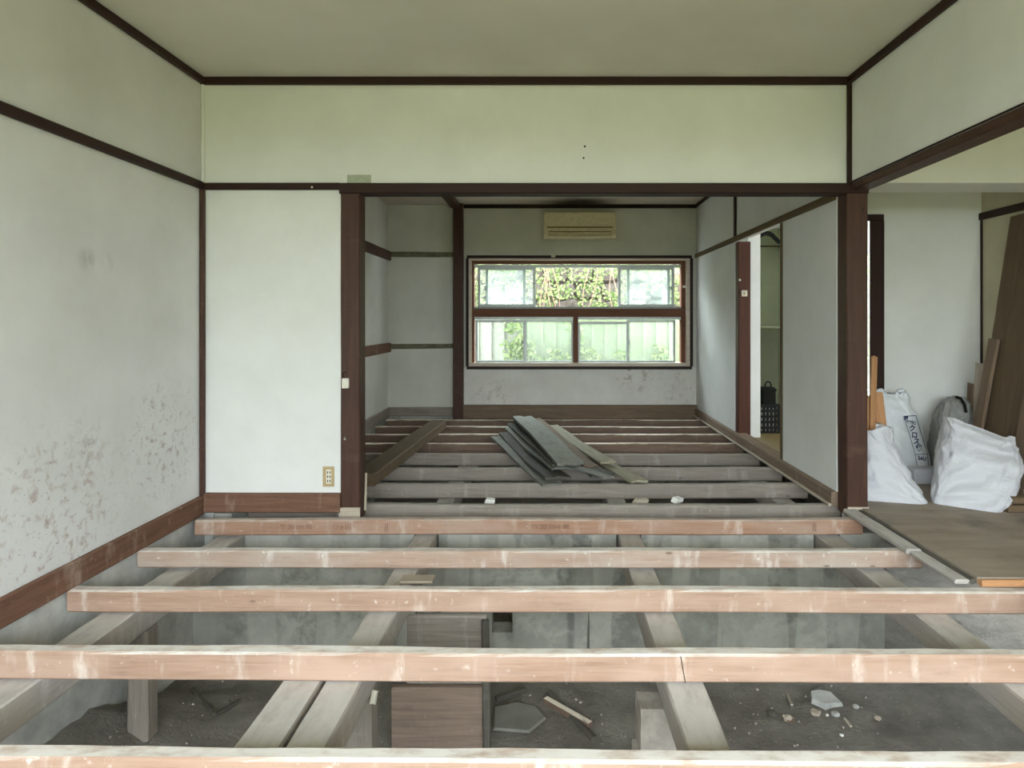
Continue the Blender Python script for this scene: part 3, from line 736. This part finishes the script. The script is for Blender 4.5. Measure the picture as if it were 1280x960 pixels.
plank((-.36, 5.72, .04), (.06, 4.10, .04), .17, .014, 'plank_dark', 2, 'dark plank second from the bottom of the pile')
plank((-.33, 5.92, .062), (.10, 4.25, .06), .17, .014, 'plank_grey', 3, 'grey plank with a thin pale end in the middle of the pile')
plank((-.30, 6.05, .086), (.12, 4.28, .082), .18, .015, 'plank_dark', 4, 'dark plank with a wavy edge just under the top boards')
plank((-.255, 6.12, .112), (.14, 4.20, .106), .16, .016, 'plank_dark', 5, 'dark plank directly under the topmost board')
plank((-.25, 6.12, .135), (.15, 4.16, .132), .18, .016, 'plank_grey', 6, 'topmost wide greenish-grey plank of the pile')
plank((-.12, 6.15, .10), (.30, 4.42, .05), .10, .014, 'plank_brown', 7, 'narrow brown plank slipping off beside the topmost board')
plank((.03, 5.90, .075), (.42, 4.45, .065), .11, .014, 'plank_olive', 8, 'pale tan plank beside the pile')
plank((.12, 5.55, .045), (.58, 4.06, .022), .11, .014, 'plank_olive', 9, 'olive plank reaching farthest towards the side room')
plank((.05, 5.5, .03), (.36, 4.20, .022), .16, .014, 'plank_dark', 10, 'dark plank at the bottom under the pale tan one')
plank((.0, 4.6, .042), (.38, 4.12, .042), .07, .012, 'plank_grey', 11, 'short broken plank jutting out at the near end of the pile', jag=.08)
# scraps lying between the joists
for k, (px, py, sx, sy, mat, lab) in enumerate(((612, 628, .03, .015, 'plaster_bit', 'white torn scrap on the joists below the plank pile'), (800, 628.5, .045, .015, 'plank_tan', 'tan paper scrap behind the grey joist'), (846, 627, .035, .02, 'plaster_bit', 'white folded paper scrap behind the grey joist'))):
    c = at(px, py, z=-.02)
    o = MB().prism([(-sx, 0), (sx, .0), (sx * 1.1, .02), (-sx * .6, .026)], -sy, sy).build('paper_scrap', M[mat]); o.location = c; o.rotation_euler = (.2, 0, .4 * k)
    tag(o, lab, 'scrap')

# ------------------------------------------------------------------ air conditioner
ac = empty('air_conditioner', (at(725, 0, 6.8).x, YW, at(0, 298, 6.9).z)); tag(ac, 'yellowed wall air conditioner above the window', 'air conditioner')
w2_, hh = .385, .275
body = [(0, .0), (-.16, .0), (-.185, .03), (-.19, .06), (-.19, .24), (-.175, hh), (0, hh)]
m = MB(); a = [m.bm.verts.new((-w2_, y, z)) for y, z in body]; b = [m.bm.verts.new((w2_, y, z)) for y, z in body]
for i in range(len(a)): m.bm.faces.new((a[i], a[(i + 1) % len(a)], b[(i + 1) % len(a)], b[i]))
m.bm.faces.new(a[::-1]); m.bm.faces.new(b)
m.build('body', M['ac'], ac)
MB().box(-w2_ + .035, w2_ - .035, -.197, -.186, .10, .114).build('intake_slot', M['ac_dark'], ac)
MB().box(-w2_ + .05, w2_ - .05, -.196, -.184, .055, .064).build('outlet_slot', M['ac_dark'], ac)
o = MB().box(-w2_ + .045, w2_ - .045, -.006, .006, -.03, .03, .004).build('louver', M['ac'], ac); o.location = (0, -.186, .03); o.rotation_euler = (-.5, 0, 0)
MB().box(-w2_ + .02, w2_ - .02, -.196, -.189, .125, .262, .003).build('front_panel', M['ac'], ac)

# ------------------------------------------------------------------ outlets, switches, marks
def box_at(name, px0, px1, py0, py1, Y, d, mat, parent=None, bev=.002):
    a = at(px0, py1, Y); b = at(px1, py0, Y)
    o = MB().box(a.x, b.x, Y - d, Y, a.z, b.z, bev).build(name, mat, parent); return o
ol = empty('wall_outlet', (0, 0, 0)); tag(ol, 'beige wall outlet with three sockets near the brown post', 'outlet')
box_at('cover_plate', 404, 418, 583, 608, YF, .008, M['plastic_beige'], ol)
box_at('socket_insert', 407.8, 414.2, 587, 604.5, YF - .008, .003, M['plastic_white'], ol, .001)
for k in range(3):
    for s in (0, 1):
        box_at('slot', 409 + s * 3, 410.2 + s * 3, 589 + k * 5.4, 592 + k * 5.4, YF - .011, .001, M['hole'], ol, 0)
PF = YF - .0185
sw = empty('bell_switch', (0, 0, 0)); tag(sw, 'small white switch with a stub of wire on the brown post', 'switch')
box_at('switch_box', 428.5, 437, 472.5, 485, PF, .02, M['plastic_white'], sw, .003)
a = at(431, 473, PF - .012); MB().path([a, a + Vector((-.012, -.006, .018)), a + Vector((-.004, -.008, .034)), a + Vector((.008, 0, .03))], .0018, 6).build('wire', M['black_cloth'], sw)
a = at(432.5, 548, PF); hk = MB().tube(a + Vector((0, .0, 0)), a + Vector((0, -.02, 0)), .008, .006, 12).tube(a + Vector((0, -.018, 0)), a + Vector((.004, -.022, .016)), .003).build('wall_hook', M['metal']); tag(hk, 'small round metal hook low on the brown post', 'hook')
tag(box_at('wall_patch', 434, 464, 218.5, 230, YF, .0025, M['tape'], None, .0005), 'greyish square patch on the wall above the brown post', 'patch')
a = at(390, 234, YF - .022); tag(MB().tube(a + Vector((0, .0, 0)), a + Vector((0, -.004, 0)), .006, .005).build('paint_dot', M['plastic_white']), 'white pin on the dark rail over the wall panel', 'pin')
s3 = empty('light_switch', (0, 0, 0)); tag(s3, 'tiny ivory switch on the reddish post', 'switch')
box_at('switch_box', 926.5, 933.5, 363, 370.5, 5.468, .02, M['plastic_white'], s3, .003); box_at('rocker', 929, 931.5, 365, 368.5, 5.448, .004, M['plastic_beige'], s3, .001)
a = at(924.8, 350, 5.469); tag(MB().tube(a, a + Vector((0, -.006, 0)), .011, .009, 12).build('push_pin', M['plastic_white']), 'white round pin above the tiny switch', 'pin')
for k, (px, py, r) in enumerate(((731, 183, .006), (729.5, 197.5, .005))):
    a = at(px, py, YF); tag(MB().tube(a, a + Vector((0, -.005, .0)), r, r * .6, 8).build('nail', M['black_cloth']), ('upper' if k == 0 else 'lower') + ' of two dark nails in the wall over the opening', 'nail')

# ------------------------------------------------------------------ things seen in the hall store
def P(px, py, Y): return at(px, py, Y)
yb = 5.83
bk = empty('mesh_basket', (P(958.5, 0, yb).x, yb, .031)); tag(bk, 'black lattice basket standing in the hall store', 'basket')
bw, bh = .085, P(0, 487, yb).z + .07 - .031 - .05
bh = .25; bd = .07
for k in range(6):
    x = -bw + 2 * bw * k / 5
    for yy in (-bd, bd): MB().box(x - .011, x + .011, yy - .004, yy + .004, 0, bh).build('upright', M['black'], bk)
for k in range(6):
    zz = bh * k / 5
    MB().box(-bw - .006, bw + .006, -bd - .006, -bd + .002, zz - .011, zz + .011).box(-bw - .006, bw + .006, bd - .002, bd + .006, zz - .005, zz + .005) \
        .box(-bw - .006, -bw + .004, -bd, bd, zz - .005, zz + .005).box(bw - .004, bw + .006, -bd, bd, zz - .005, zz + .005).build('band', M['black'], bk)
MB().box(-bw, bw, -bd, bd, 0, .008).build('bottom', M['black'], bk)
MB().box(-bw + .015, bw - .015, -bd + .02, bd - .02, .012, bh - .03, .02).build('white_lining', M['plastic_white'], bk)
hb = empty('dark_handbag', (bk.location.x, yb, .031 + bh - .025)); tag(hb, 'dark handbag with a hoop handle lying on the lattice basket', 'bag')
MB().box(-.06, .07, -.05, .05, 0, .185, .02).build('bag_body', M['black_cloth'], hb, True)
MB().box(-.064, .074, -.055, .055, .15, .17, .008).build('flap_band', M['black_cloth'], hb)
MB().path([Vector((.005 + .03 * math.cos(t), -.02, .18 + .055 * math.sin(t))) for t in [math.pi * k / 10 for k in range(11)]], .006).build('handle', M['black_cloth'], hb)
hg = MB(); a = P(958, 291, 5.75)
hg.path([a + Vector((-.10, 0, -.07)), a + Vector((-.05, 0, -.02)), a + Vector((0, 0, 0)), a + Vector((.05, 0, -.02)), a + Vector((.12, 0, -.09))], .02)
hg.path([a, a + Vector((0, 0, .04)), a + Vector((.02, 0, .055)), a + Vector((.03, 0, .035))], .005)
tag(hg.build('clothes_hanger', M['black']), 'black clothes hanger hanging in the top of the hall store', 'hanger')
rl = MB().tube((1.8, 5.75, a.z + .05), (2.56, 5.75, a.z + .05), .01).build('hanging_rail', M['metal']); tag(rl, 'thin metal rail holding the clothes hanger', 'rail')
lc = empty('store_shelf', (2.2, 6.75, .0)); tag(lc, 'thin pale shelf edge across the hall store', 'shelf')
MB().box(-.47, .355, .0, .36, P(0, 407, 6.7).z - .03, P(0, 407, 6.7).z).build('shelf_board', M['wall_green'], lc)
MB().box(-.47, .355, .0, .02, P(0, 307, 6.7).z - .008, P(0, 307, 6.7).z + .008).build('shelf_rail', M['wood_olive'], lc)

# ------------------------------------------------------------------ sacks
def sack(name, rings, seed, mat, n=96, m=64, wr=.014, label='', slant=0.0, cat='sack', group='sacks of rubbish'):
    """rings: (z, cx, cy, a, b, rot, power) bottom to top"""
    bm = bmesh.new(); rows = []
    zs = [r[0] for r in rings]
    def samp(t):
        f = t * (len(rings) - 1); i = min(int(f), len(rings) - 2); u = f - i; u2 = u * u * (3 - 2 * u)
        return [rings[i][k] * (1 - u2) + rings[i + 1][k] * u2 if k else rings[i][0] * (1 - u) + rings[i + 1][0] * u for k in range(7)]
    for j in range(m + 1):
        t = j / m; z, cx, cy, a, b, rot, pw = samp(t); row = []
        for i in range(n):
            th = 2 * math.pi * i / n; c, s = math.cos(th), math.sin(th)
            x = a * math.copysign(abs(c) ** (2 / pw), c); y = b * math.copysign(abs(s) ** (2 / pw), s)
            X = x * math.cos(rot) - y * math.sin(rot); Yy = x * math.sin(rot) + y * math.cos(rot)
            q = Vector((math.cos(th) * 1.2 + z * .8, math.sin(th) * 1.2 - z * .6, z * 6.5 + math.sin(th * 1.0 + seed) * 1.1 + seed * 7.7))
            f1 = (1 - abs(noise.noise(q * 1.3)) * 2.2) * wr * .8
            f2 = (1 - abs(noise.noise(q * 2.9 + Vector((3, 0, 1)))) * 2) * wr * .45
            env = min(1, t * 6 + .25)
            d = Vector((X, Yy, 0)); ln = d.length or 1; d = d / ln * ((f1 + f2 - wr * .7) * env)
            zz = z + (noise.noise(q * .9 + Vector((5, 1, 2))) * .03 * max(0, t - .55) / .45)
            row.append(bm.verts.new((cx + X + d.x, cy + Yy + d.y, max(zz + slant * X * t, .031))))
        rows.append(row)
    # rim turned in
    z, cx, cy, a, b, rot, pw = samp(1.0)
    for k, (sc, dz) in enumerate(((.9, -.012), (.82, -.05), (.7, -.06))):
        rows.append([bm.verts.new((cx + (v.co.x - cx) * sc, cy + (v.co.y - cy) * sc, v.co.z + dz)) for v in rows[m]])
    for r0, r1 in zip(rows[:-1], rows[1:]):
        for i in range(n): bm.faces.new((r0[i], r0[(i + 1) % n], r1[(i + 1) % n], r1[i]))
    bm.faces.new(rows[0][::-1]); bm.faces.new(rows[-1])
    bmesh.ops.recalc_face_normals(bm, faces=bm.faces)
    me = bpy.data.meshes.new(name); bm.to_mesh(me); bm.free(); smooth(me)
    o = new_obj(name, me, mat); return tag(o, label, cat, group)
fz = .031
s1_ = sack('rubbish_sack', [(fz, 1.945, 3.70, .20, .13, -.28, 6), (.07, 1.935, 3.70, .19, .13, -.26, 4), (.16, 1.92, 3.71, .155, .125, -.15, 3), (.28, 1.90, 3.72, .12, .11, -.05, 2.6), (.37, 1.885, 3.72, .10, .10, 0, 2.4), (.43, 1.88, 3.73, .105, .10, 0, 2.6)], 1, M['bag'], label='white sack with orange wood scraps sticking out, beside the post', wr=.018)
s2_ = sack('rubbish_sack', [(fz, 2.335, 4.20, .145, .10, .1, 4), (.12, 2.33, 4.20, .15, .10, .1, 3.4), (.30, 2.31, 4.21, .145, .095, .08, 3), (.42, 2.285, 4.22, .135, .09, .05, 3), (.52, 2.265, 4.22, .115, .07, .05, 2.6), (.575, 2.25, 4.22, .095, .045, .05, 2.4)], 2, M['bag_clear'], label='milky plastic sack with navy printed label, against the white wall', wr=.010)
s3_ = sack('rubbish_sack', [(fz, 2.63, 4.21, .13, .10, 0, 4), (.2, 2.64, 4.21, .12, .10, 0, 3), (.40, 2.66, 4.21, .11, .09, 0, 3), (.50, 2.675, 4.21, .085, .07, 0, 2.6), (.545, 2.69, 4.21, .05, .04, 0, 2.2)], 3, M['bag_grey'], label='grey sack standing behind the biggest white sack', wr=.014)
s4_ = sack('rubbish_sack', [(fz, 2.345, 3.58, .165, .15, -.62, 6), (.07, 2.36, 3.58, .18, .155, -.58, 5), (.17, 2.40, 3.60, .195, .155, -.5, 3.6), (.26, 2.435, 3.62, .20, .15, -.42, 3), (.34, 2.45, 3.64, .185, .125, -.35, 3), (.40, 2.455, 3.65, .17, .095, -.3, 3.6), (.44, 2.458, 3.66, .165, .07, -.3, 4.5)], 4, M['bag'], label='biggest bulging white sack, in front of the leaning planks', wr=.020, slant=-.36)
# printed label on the milky sack, laid on its surface
LAB = {}
def wrap(o, sackobj):
    me = o.data
    bm = bmesh.new(); bm.from_mesh(me); bmesh.ops.triangulate(bm, faces=bm.faces); bm.to_mesh(me); bm.free()
    sm = sackobj.data
    from mathutils.bvhtree import BVHTree
    tree = BVHTree.FromPolygons([v.co[:] for v in sm.vertices], [p.vertices[:] for p in sm.polygons])
    mw = o.matrix_basis.copy()
    if 'fit' not in LAB:
        import numpy as np
        A, yv = [], []
        for i in range(10):
            for k in range(18):
                v = k / 17; px = 1133 + 12 * v + 16 * i / 9; py = 521 + 64 * v
                p = at(px, py, 4.10); h = tree.ray_cast(Vector((p.x, p.y - 1, p.z)), Vector((0, 1, 0)))
                if h[0] is not None: A.append((1, p.x, p.z)); yv.append(h[0].y)
        A, yv = np.array(A), np.array(yv); c = np.linalg.lstsq(A, yv, rcond=None)[0]
        c[0] -= max(0, float(np.percentile(A @ c - yv, 97))); LAB['fit'] = [float(q) for q in c]
    c = LAB['fit']
    for v in me.vertices:
        p = mw @ v.co; v.co = Vector((p.x, c[0] + c[1] * p.x + c[2] * p.z - .003, p.z))
    o.matrix_basis = Matrix.Identity(4); o.parent = sackobj
tilt = Matrix.Rotation(math.radians(9), 4, 'Y')
def lab_pos(px, py): p = at(px, py, 4.10); return Matrix.Translation(p) @ tilt @ Matrix.Rotation(math.pi / 2, 4, 'X')
for body, px, py, size in (('ク', 1142.5, 536.5, .046), ('ロ', 1145, 544.8, .046), ('ス', 1147, 552.8, .046), ('袋', 1149.3, 561, .046), ('国', 1135, 524, .03), ('糸知道', 1141.5, 529, .022), ('SAU', 1153, 573.5, .032)):
    t = text_mesh('label_print', body, size, M['ink'], line=.8, bold=.0012); t.matrix_basis = lab_pos(px, py); wrap(t, s2_)
def strip(pts, w):
    bm = bmesh.new(); 
    for (xa, ya), (xb, yb_) in zip(pts[:-1], pts[1:]):
        n = 14; a, b = Vector(at(xa, ya, 4.10)), Vector(at(xb, yb_, 4.10)); d = (b - a).normalized(); s = Vector((-d.z, 0, d.x)) * w
        pv = None
        for k in range(n + 1):
            p = a.lerp(b, k / n); v = (bm.verts.new(p - s), bm.verts.new(p + s))
            if pv: bm.faces.new((pv[0], pv[1], v[1], v[0]))
            pv = v
    me = bpy.data.meshes.new('label_border'); bm.to_mesh(me); bm.free()
    o = new_obj('label_border', me, M['ink']); wrap(o, s2_)
strip([(1132.5, 521), (1149, 520.5), (1161, 568), (1161.5, 586)], .0022); strip([(1132.5, 521), (1143.5, 566), (1146, 585)], .0016); strip([(1144.5, 568.5), (1161, 568)], .0016)
for k, x in enumerate((-.075, .06)):
    a = Vector((2.25 + x, 4.18, .55))
    hnd = MB().path([a + Vector((-.035, 0, -.03)), a + Vector((-.03, 0, .03)), a + Vector((-.005, -.01, .045)), a + Vector((.02, 0, .03)), a + Vector((.03, 0, -.03))], .012).build('tied_handle', M['bag_clear'], s2_, True)
# wood scraps standing in the first sack
for k, (pa, pb, w, lab) in enumerate((((1092, 560), (1095, 446), .055, 'tallest orange wood scrap poking from the sack by the post'), ((1086, 560), (1087.5, 496), .06, 'short orange wood scrap half hidden behind the post'), ((1106, 560), (1098, 490), .05, 'orange wood scrap leaning inwards in the sack by the post'), ((1104, 560), (1104, 512), .03, 'shortest orange wood scrap in the sack by the post'))):
    a, b = at(pa[0], pa[1], 3.78 + .02 * k), at(pb[0], pb[1], 3.80 + .02 * k)
    tag(timber_between('wood_scrap', a, b, w, .02, M['raw_wood'], 120 + k, .006, roll=math.pi / 2, ragged=.03), lab, 'wood scrap', 'wood scraps in the sack')
a = at(1201, 502, 4.12)
tag(MB().path([a + Vector((-.03, 0, .03)), a + Vector((0, 0, .02)), a + Vector((.025, 0, -.02)), a + Vector((.035, 0, -.07))], .009).build('black_cord', M['black']), 'short black cord end hanging over the grey sack', 'cord')
# long white box lying on the floor
tag(MB().box(2.27, 2.60, 3.97, 4.06, fz, .125, .006).build('white_carton', M['bag']), 'long white carton on the floor between the sacks', 'carton')

# ------------------------------------------------------------------ planks leaning in the corner
LP = [  # y range, base x, top x, top z, material, label
    (3.74, 4.09, 2.69, 2.952, 1.715, 'plank_umber', 'widest dark board leaning on the wall up to the rail'),
    (3.60, 3.735, 2.67, 2.945, 1.56, 'plank_brown', 'brown plank leaning in front of the widest dark board'),
    (3.38, 3.59, 2.68, 2.945, 1.66, 'plank_umber', 'dark plank leaning closest to the wood blocks'),
    (4.20, 4.29, 2.825, 2.86, .765, 'plank_tan', 'short light plank standing behind the grey sack'),
    (4.10, 4.18, 2.79, 2.88, .73, 'plank_brown', 'short brown plank leaning beside the light one behind the sacks'),
    (3.99, 4.08, 2.64, 2.80, .93, 'plank_brown', 'mid-height brown plank leaning against the widest dark board'),
    (4.30, 4.37, 2.83, 2.86, .62, 'plank_brown', 'shortest plank stub standing against the white wall corner'),
]
for k, (ya, yb, bx, tx, tz, mt, lab) in enumerate(LP):
    b = Vector((bx, (ya + yb) / 2, fz + .012)); t = Vector((tx, (ya + yb) / 2, tz)); d = (t - b).normalized(); side = Vector((0, 1, 0)); up = d.cross(side)
    o = timber_between('leaning_plank', b, t, yb - ya, .022, M[mt], 130 + k, .004, ragged=.02)
    o.rotation_quaternion = Matrix((d, side, up)).transposed().to_quaternion()
    tag(o, lab, 'plank', 'planks leaning in the corner')
for k, (px, w, dz, lab) in enumerate(((1260, .16, 0, 'lower block of wood on the floor beside the biggest sack'), (1268, .12, 1, 'upper block of wood resting on another beside the biggest sack'))):
    p = at(px, 641, z=fz)
    tag(timber_x('wood_block', p.x, p.x + w, p.y + .01 * k, p.y + .08 + .01 * k, fz + .04 * k, fz + .04 + .04 * k - .001, M['plank_umber'], 140 + k, .003), lab, 'wood block', 'wood blocks on the floor')

# ------------------------------------------------------------------ outside
GZ = -.55
struct('exterior_ground', MB().box(-14, 14, -16, YB - .11, GZ - .1, GZ), M['lawn'], 'grass of the garden behind the viewer')
struct('exterior_ground_far', MB().box(-9, 10, 7.13, 12, GZ - .1, GZ), M['soil'])
# fence of upright sheets behind the window
fe = empty('sheet_fence', (0, 8.25, GZ)); tag(fe, 'pale green corrugated sheet fence outside the window', 'fence')
x = -3.2; k = 0
while x < 3.6:
    w = .165; grn = x > -.52
    o = MB().prism([(0, 0), (w * .82, 0), (w * .82, 1.69), (0, 1.69)], -.012, .0).prism([(w * .82, 0), (w, 0), (w, 1.69), (w * .82, 1.69)], -.035, .0).build('sheet', M['fence_green' if grn else 'fence_beige'], fe)
    o.location = (x, 0, 0); x += w; k += 1
MB().box(-3.2, 3.6, .0, .04, .3, .36).build('rail', M['alu_dark'], fe); MB().box(-3.2, 3.6, .0, .04, 1.4, 1.46).build('rail', M['alu_dark'], fe)
# ivy-grown retaining wall: rows of stones
rw = empty('retaining_wall', (0, 9.5, GZ)); tag(rw, 'high stone retaining wall overgrown with ivy', 'wall')
MB().box(-6, 7, .1, .4, 0, 2.85).build('wall_core', M['stone'], rw)
rng = random.Random(3); zrow = .9; n_st = 0
sm_ = []
for v in range(6):
    m = MB(); bmesh.ops.create_icosphere(m.bm, subdivisions=2, radius=1)
    for q in m.bm.verts:
        q.co = Vector([math.copysign(abs(c) ** .55, c) for c in q.co]) * (1 + .18 * noise.noise(q.co * 1.5 + Vector((v * 5, 0, 0))))
    me = bpy.data.meshes.new('stone'); m.bm.to_mesh(me); m.bm.free(); me.materials.append(M['stone']); sm_.append(me)
while zrow < 2.7:
    xx = -2.6 + rng.random() * .2
    while xx < 3.4:
        w = rng.uniform(.13, .22)
        o = bpy.data.objects.new('stone', rng.choice(sm_)); COL.objects.link(o); o.parent = rw
        o.location = (xx + w, .1, zrow + .13); o.scale = (w * .95, .1, .125); o.rotation_euler = (0, rng.uniform(-.15, .15), 0); xx += 2 * w
    zrow += .25
def leaves(name, n, fn, size, mat, label, cat, seed):
    r = random.Random(seed); vs, fs = [], []
    for i in range(n):
        p, nrm = fn(r); s = size * r.uniform(.55, 1.25)
        q = (Vector(nrm) + Vector((r.uniform(-.7, .7), r.uniform(-.7, .7), r.uniform(-.5, .7)))).to_track_quat('Z', 'Y')
        q = q @ Matrix.Rotation(r.uniform(0, 6.28), 3, 'Z').to_quaternion()
        b = len(vs)
        for lx, ly, lz in ((0, -1, 0), (.62, -.25, .16), (.35, .55, .1), (0, 1.05, -.12), (-.35, .55, .1), (-.62, -.25, .16)):
            vs.append(Vector(p) + q @ (Vector((lx, ly, lz)) * s))
        fs += [(b, b + 1, b + 2, b + 3), (b, b + 3, b + 4, b + 5)]
    me = bpy.data.meshes.new(name); me.from_pydata(vs, [], fs); me.update()
    return tag(new_obj(name, me, mat), label, cat, kind='stuff')
def ivy_fn(r):
    while True:
        x, z = r.uniform(-3.4, 5.6), r.uniform(.4, 2.85)
        if noise.noise(Vector((x * 1.6, z * 1.6, 4))) + noise.noise(Vector((x * 4, z * 4, 9))) * .6 + .25 > 0: break
    return (x, 9.38 - r.random() * .16 + (z - 1) * .02, z + GZ + .5), (0, -1, .5)
leaves('ivy_leaves', 17500, ivy_fn, .029, M['ivy'], 'bright green ivy covering the retaining wall outside', 'ivy', 1)
def vine_fn(r):
    k = r.choice([(-.44, .9), (-.40, 1.0), (-.52, .35), (.33, .75), (1.35, .3), (.9, .22), (.05, .25), (.45, .25), (-.3, .35)])
    h = r.random() ** 1.3 * k[1]
    return (k[0] + r.gauss(0, .055) + .08 * math.sin(h * 6), 8.18 - r.random() * .08, .42 + h), (0, -1, .5)
leaves('climbing_leaves', 620, vine_fn, .045, M['ivy'], 'pale vine leaves climbing the sheet fence outside', 'vine', 2)
m = MB(); r = random.Random(8)
for k in range(9):
    x0 = r.uniform(-.2, 1.0); pts = [Vector((x0 + .12 * math.sin(i * .9 + k) * .6, 9.24, .6 + i * .22)) for i in range(12)]
    m.path(pts, .005, 5)
tag(m.build('vine_stems', M['stem']), 'dry reddish vine stems on the retaining wall', 'vine', kind='stuff')
# unseen hedge added behind the viewer to tint the daylight green
def hedge_fn(r): return (r.uniform(-9, 9), -6.2 + r.random() * .5, GZ + r.random() * 1.9), (0, 1, .4)
leaves('added_tint_hedge', 9000, hedge_fn, .16, M['hedge'], 'green hedge added behind the viewer to tint the daylight', 'hedge', 5)
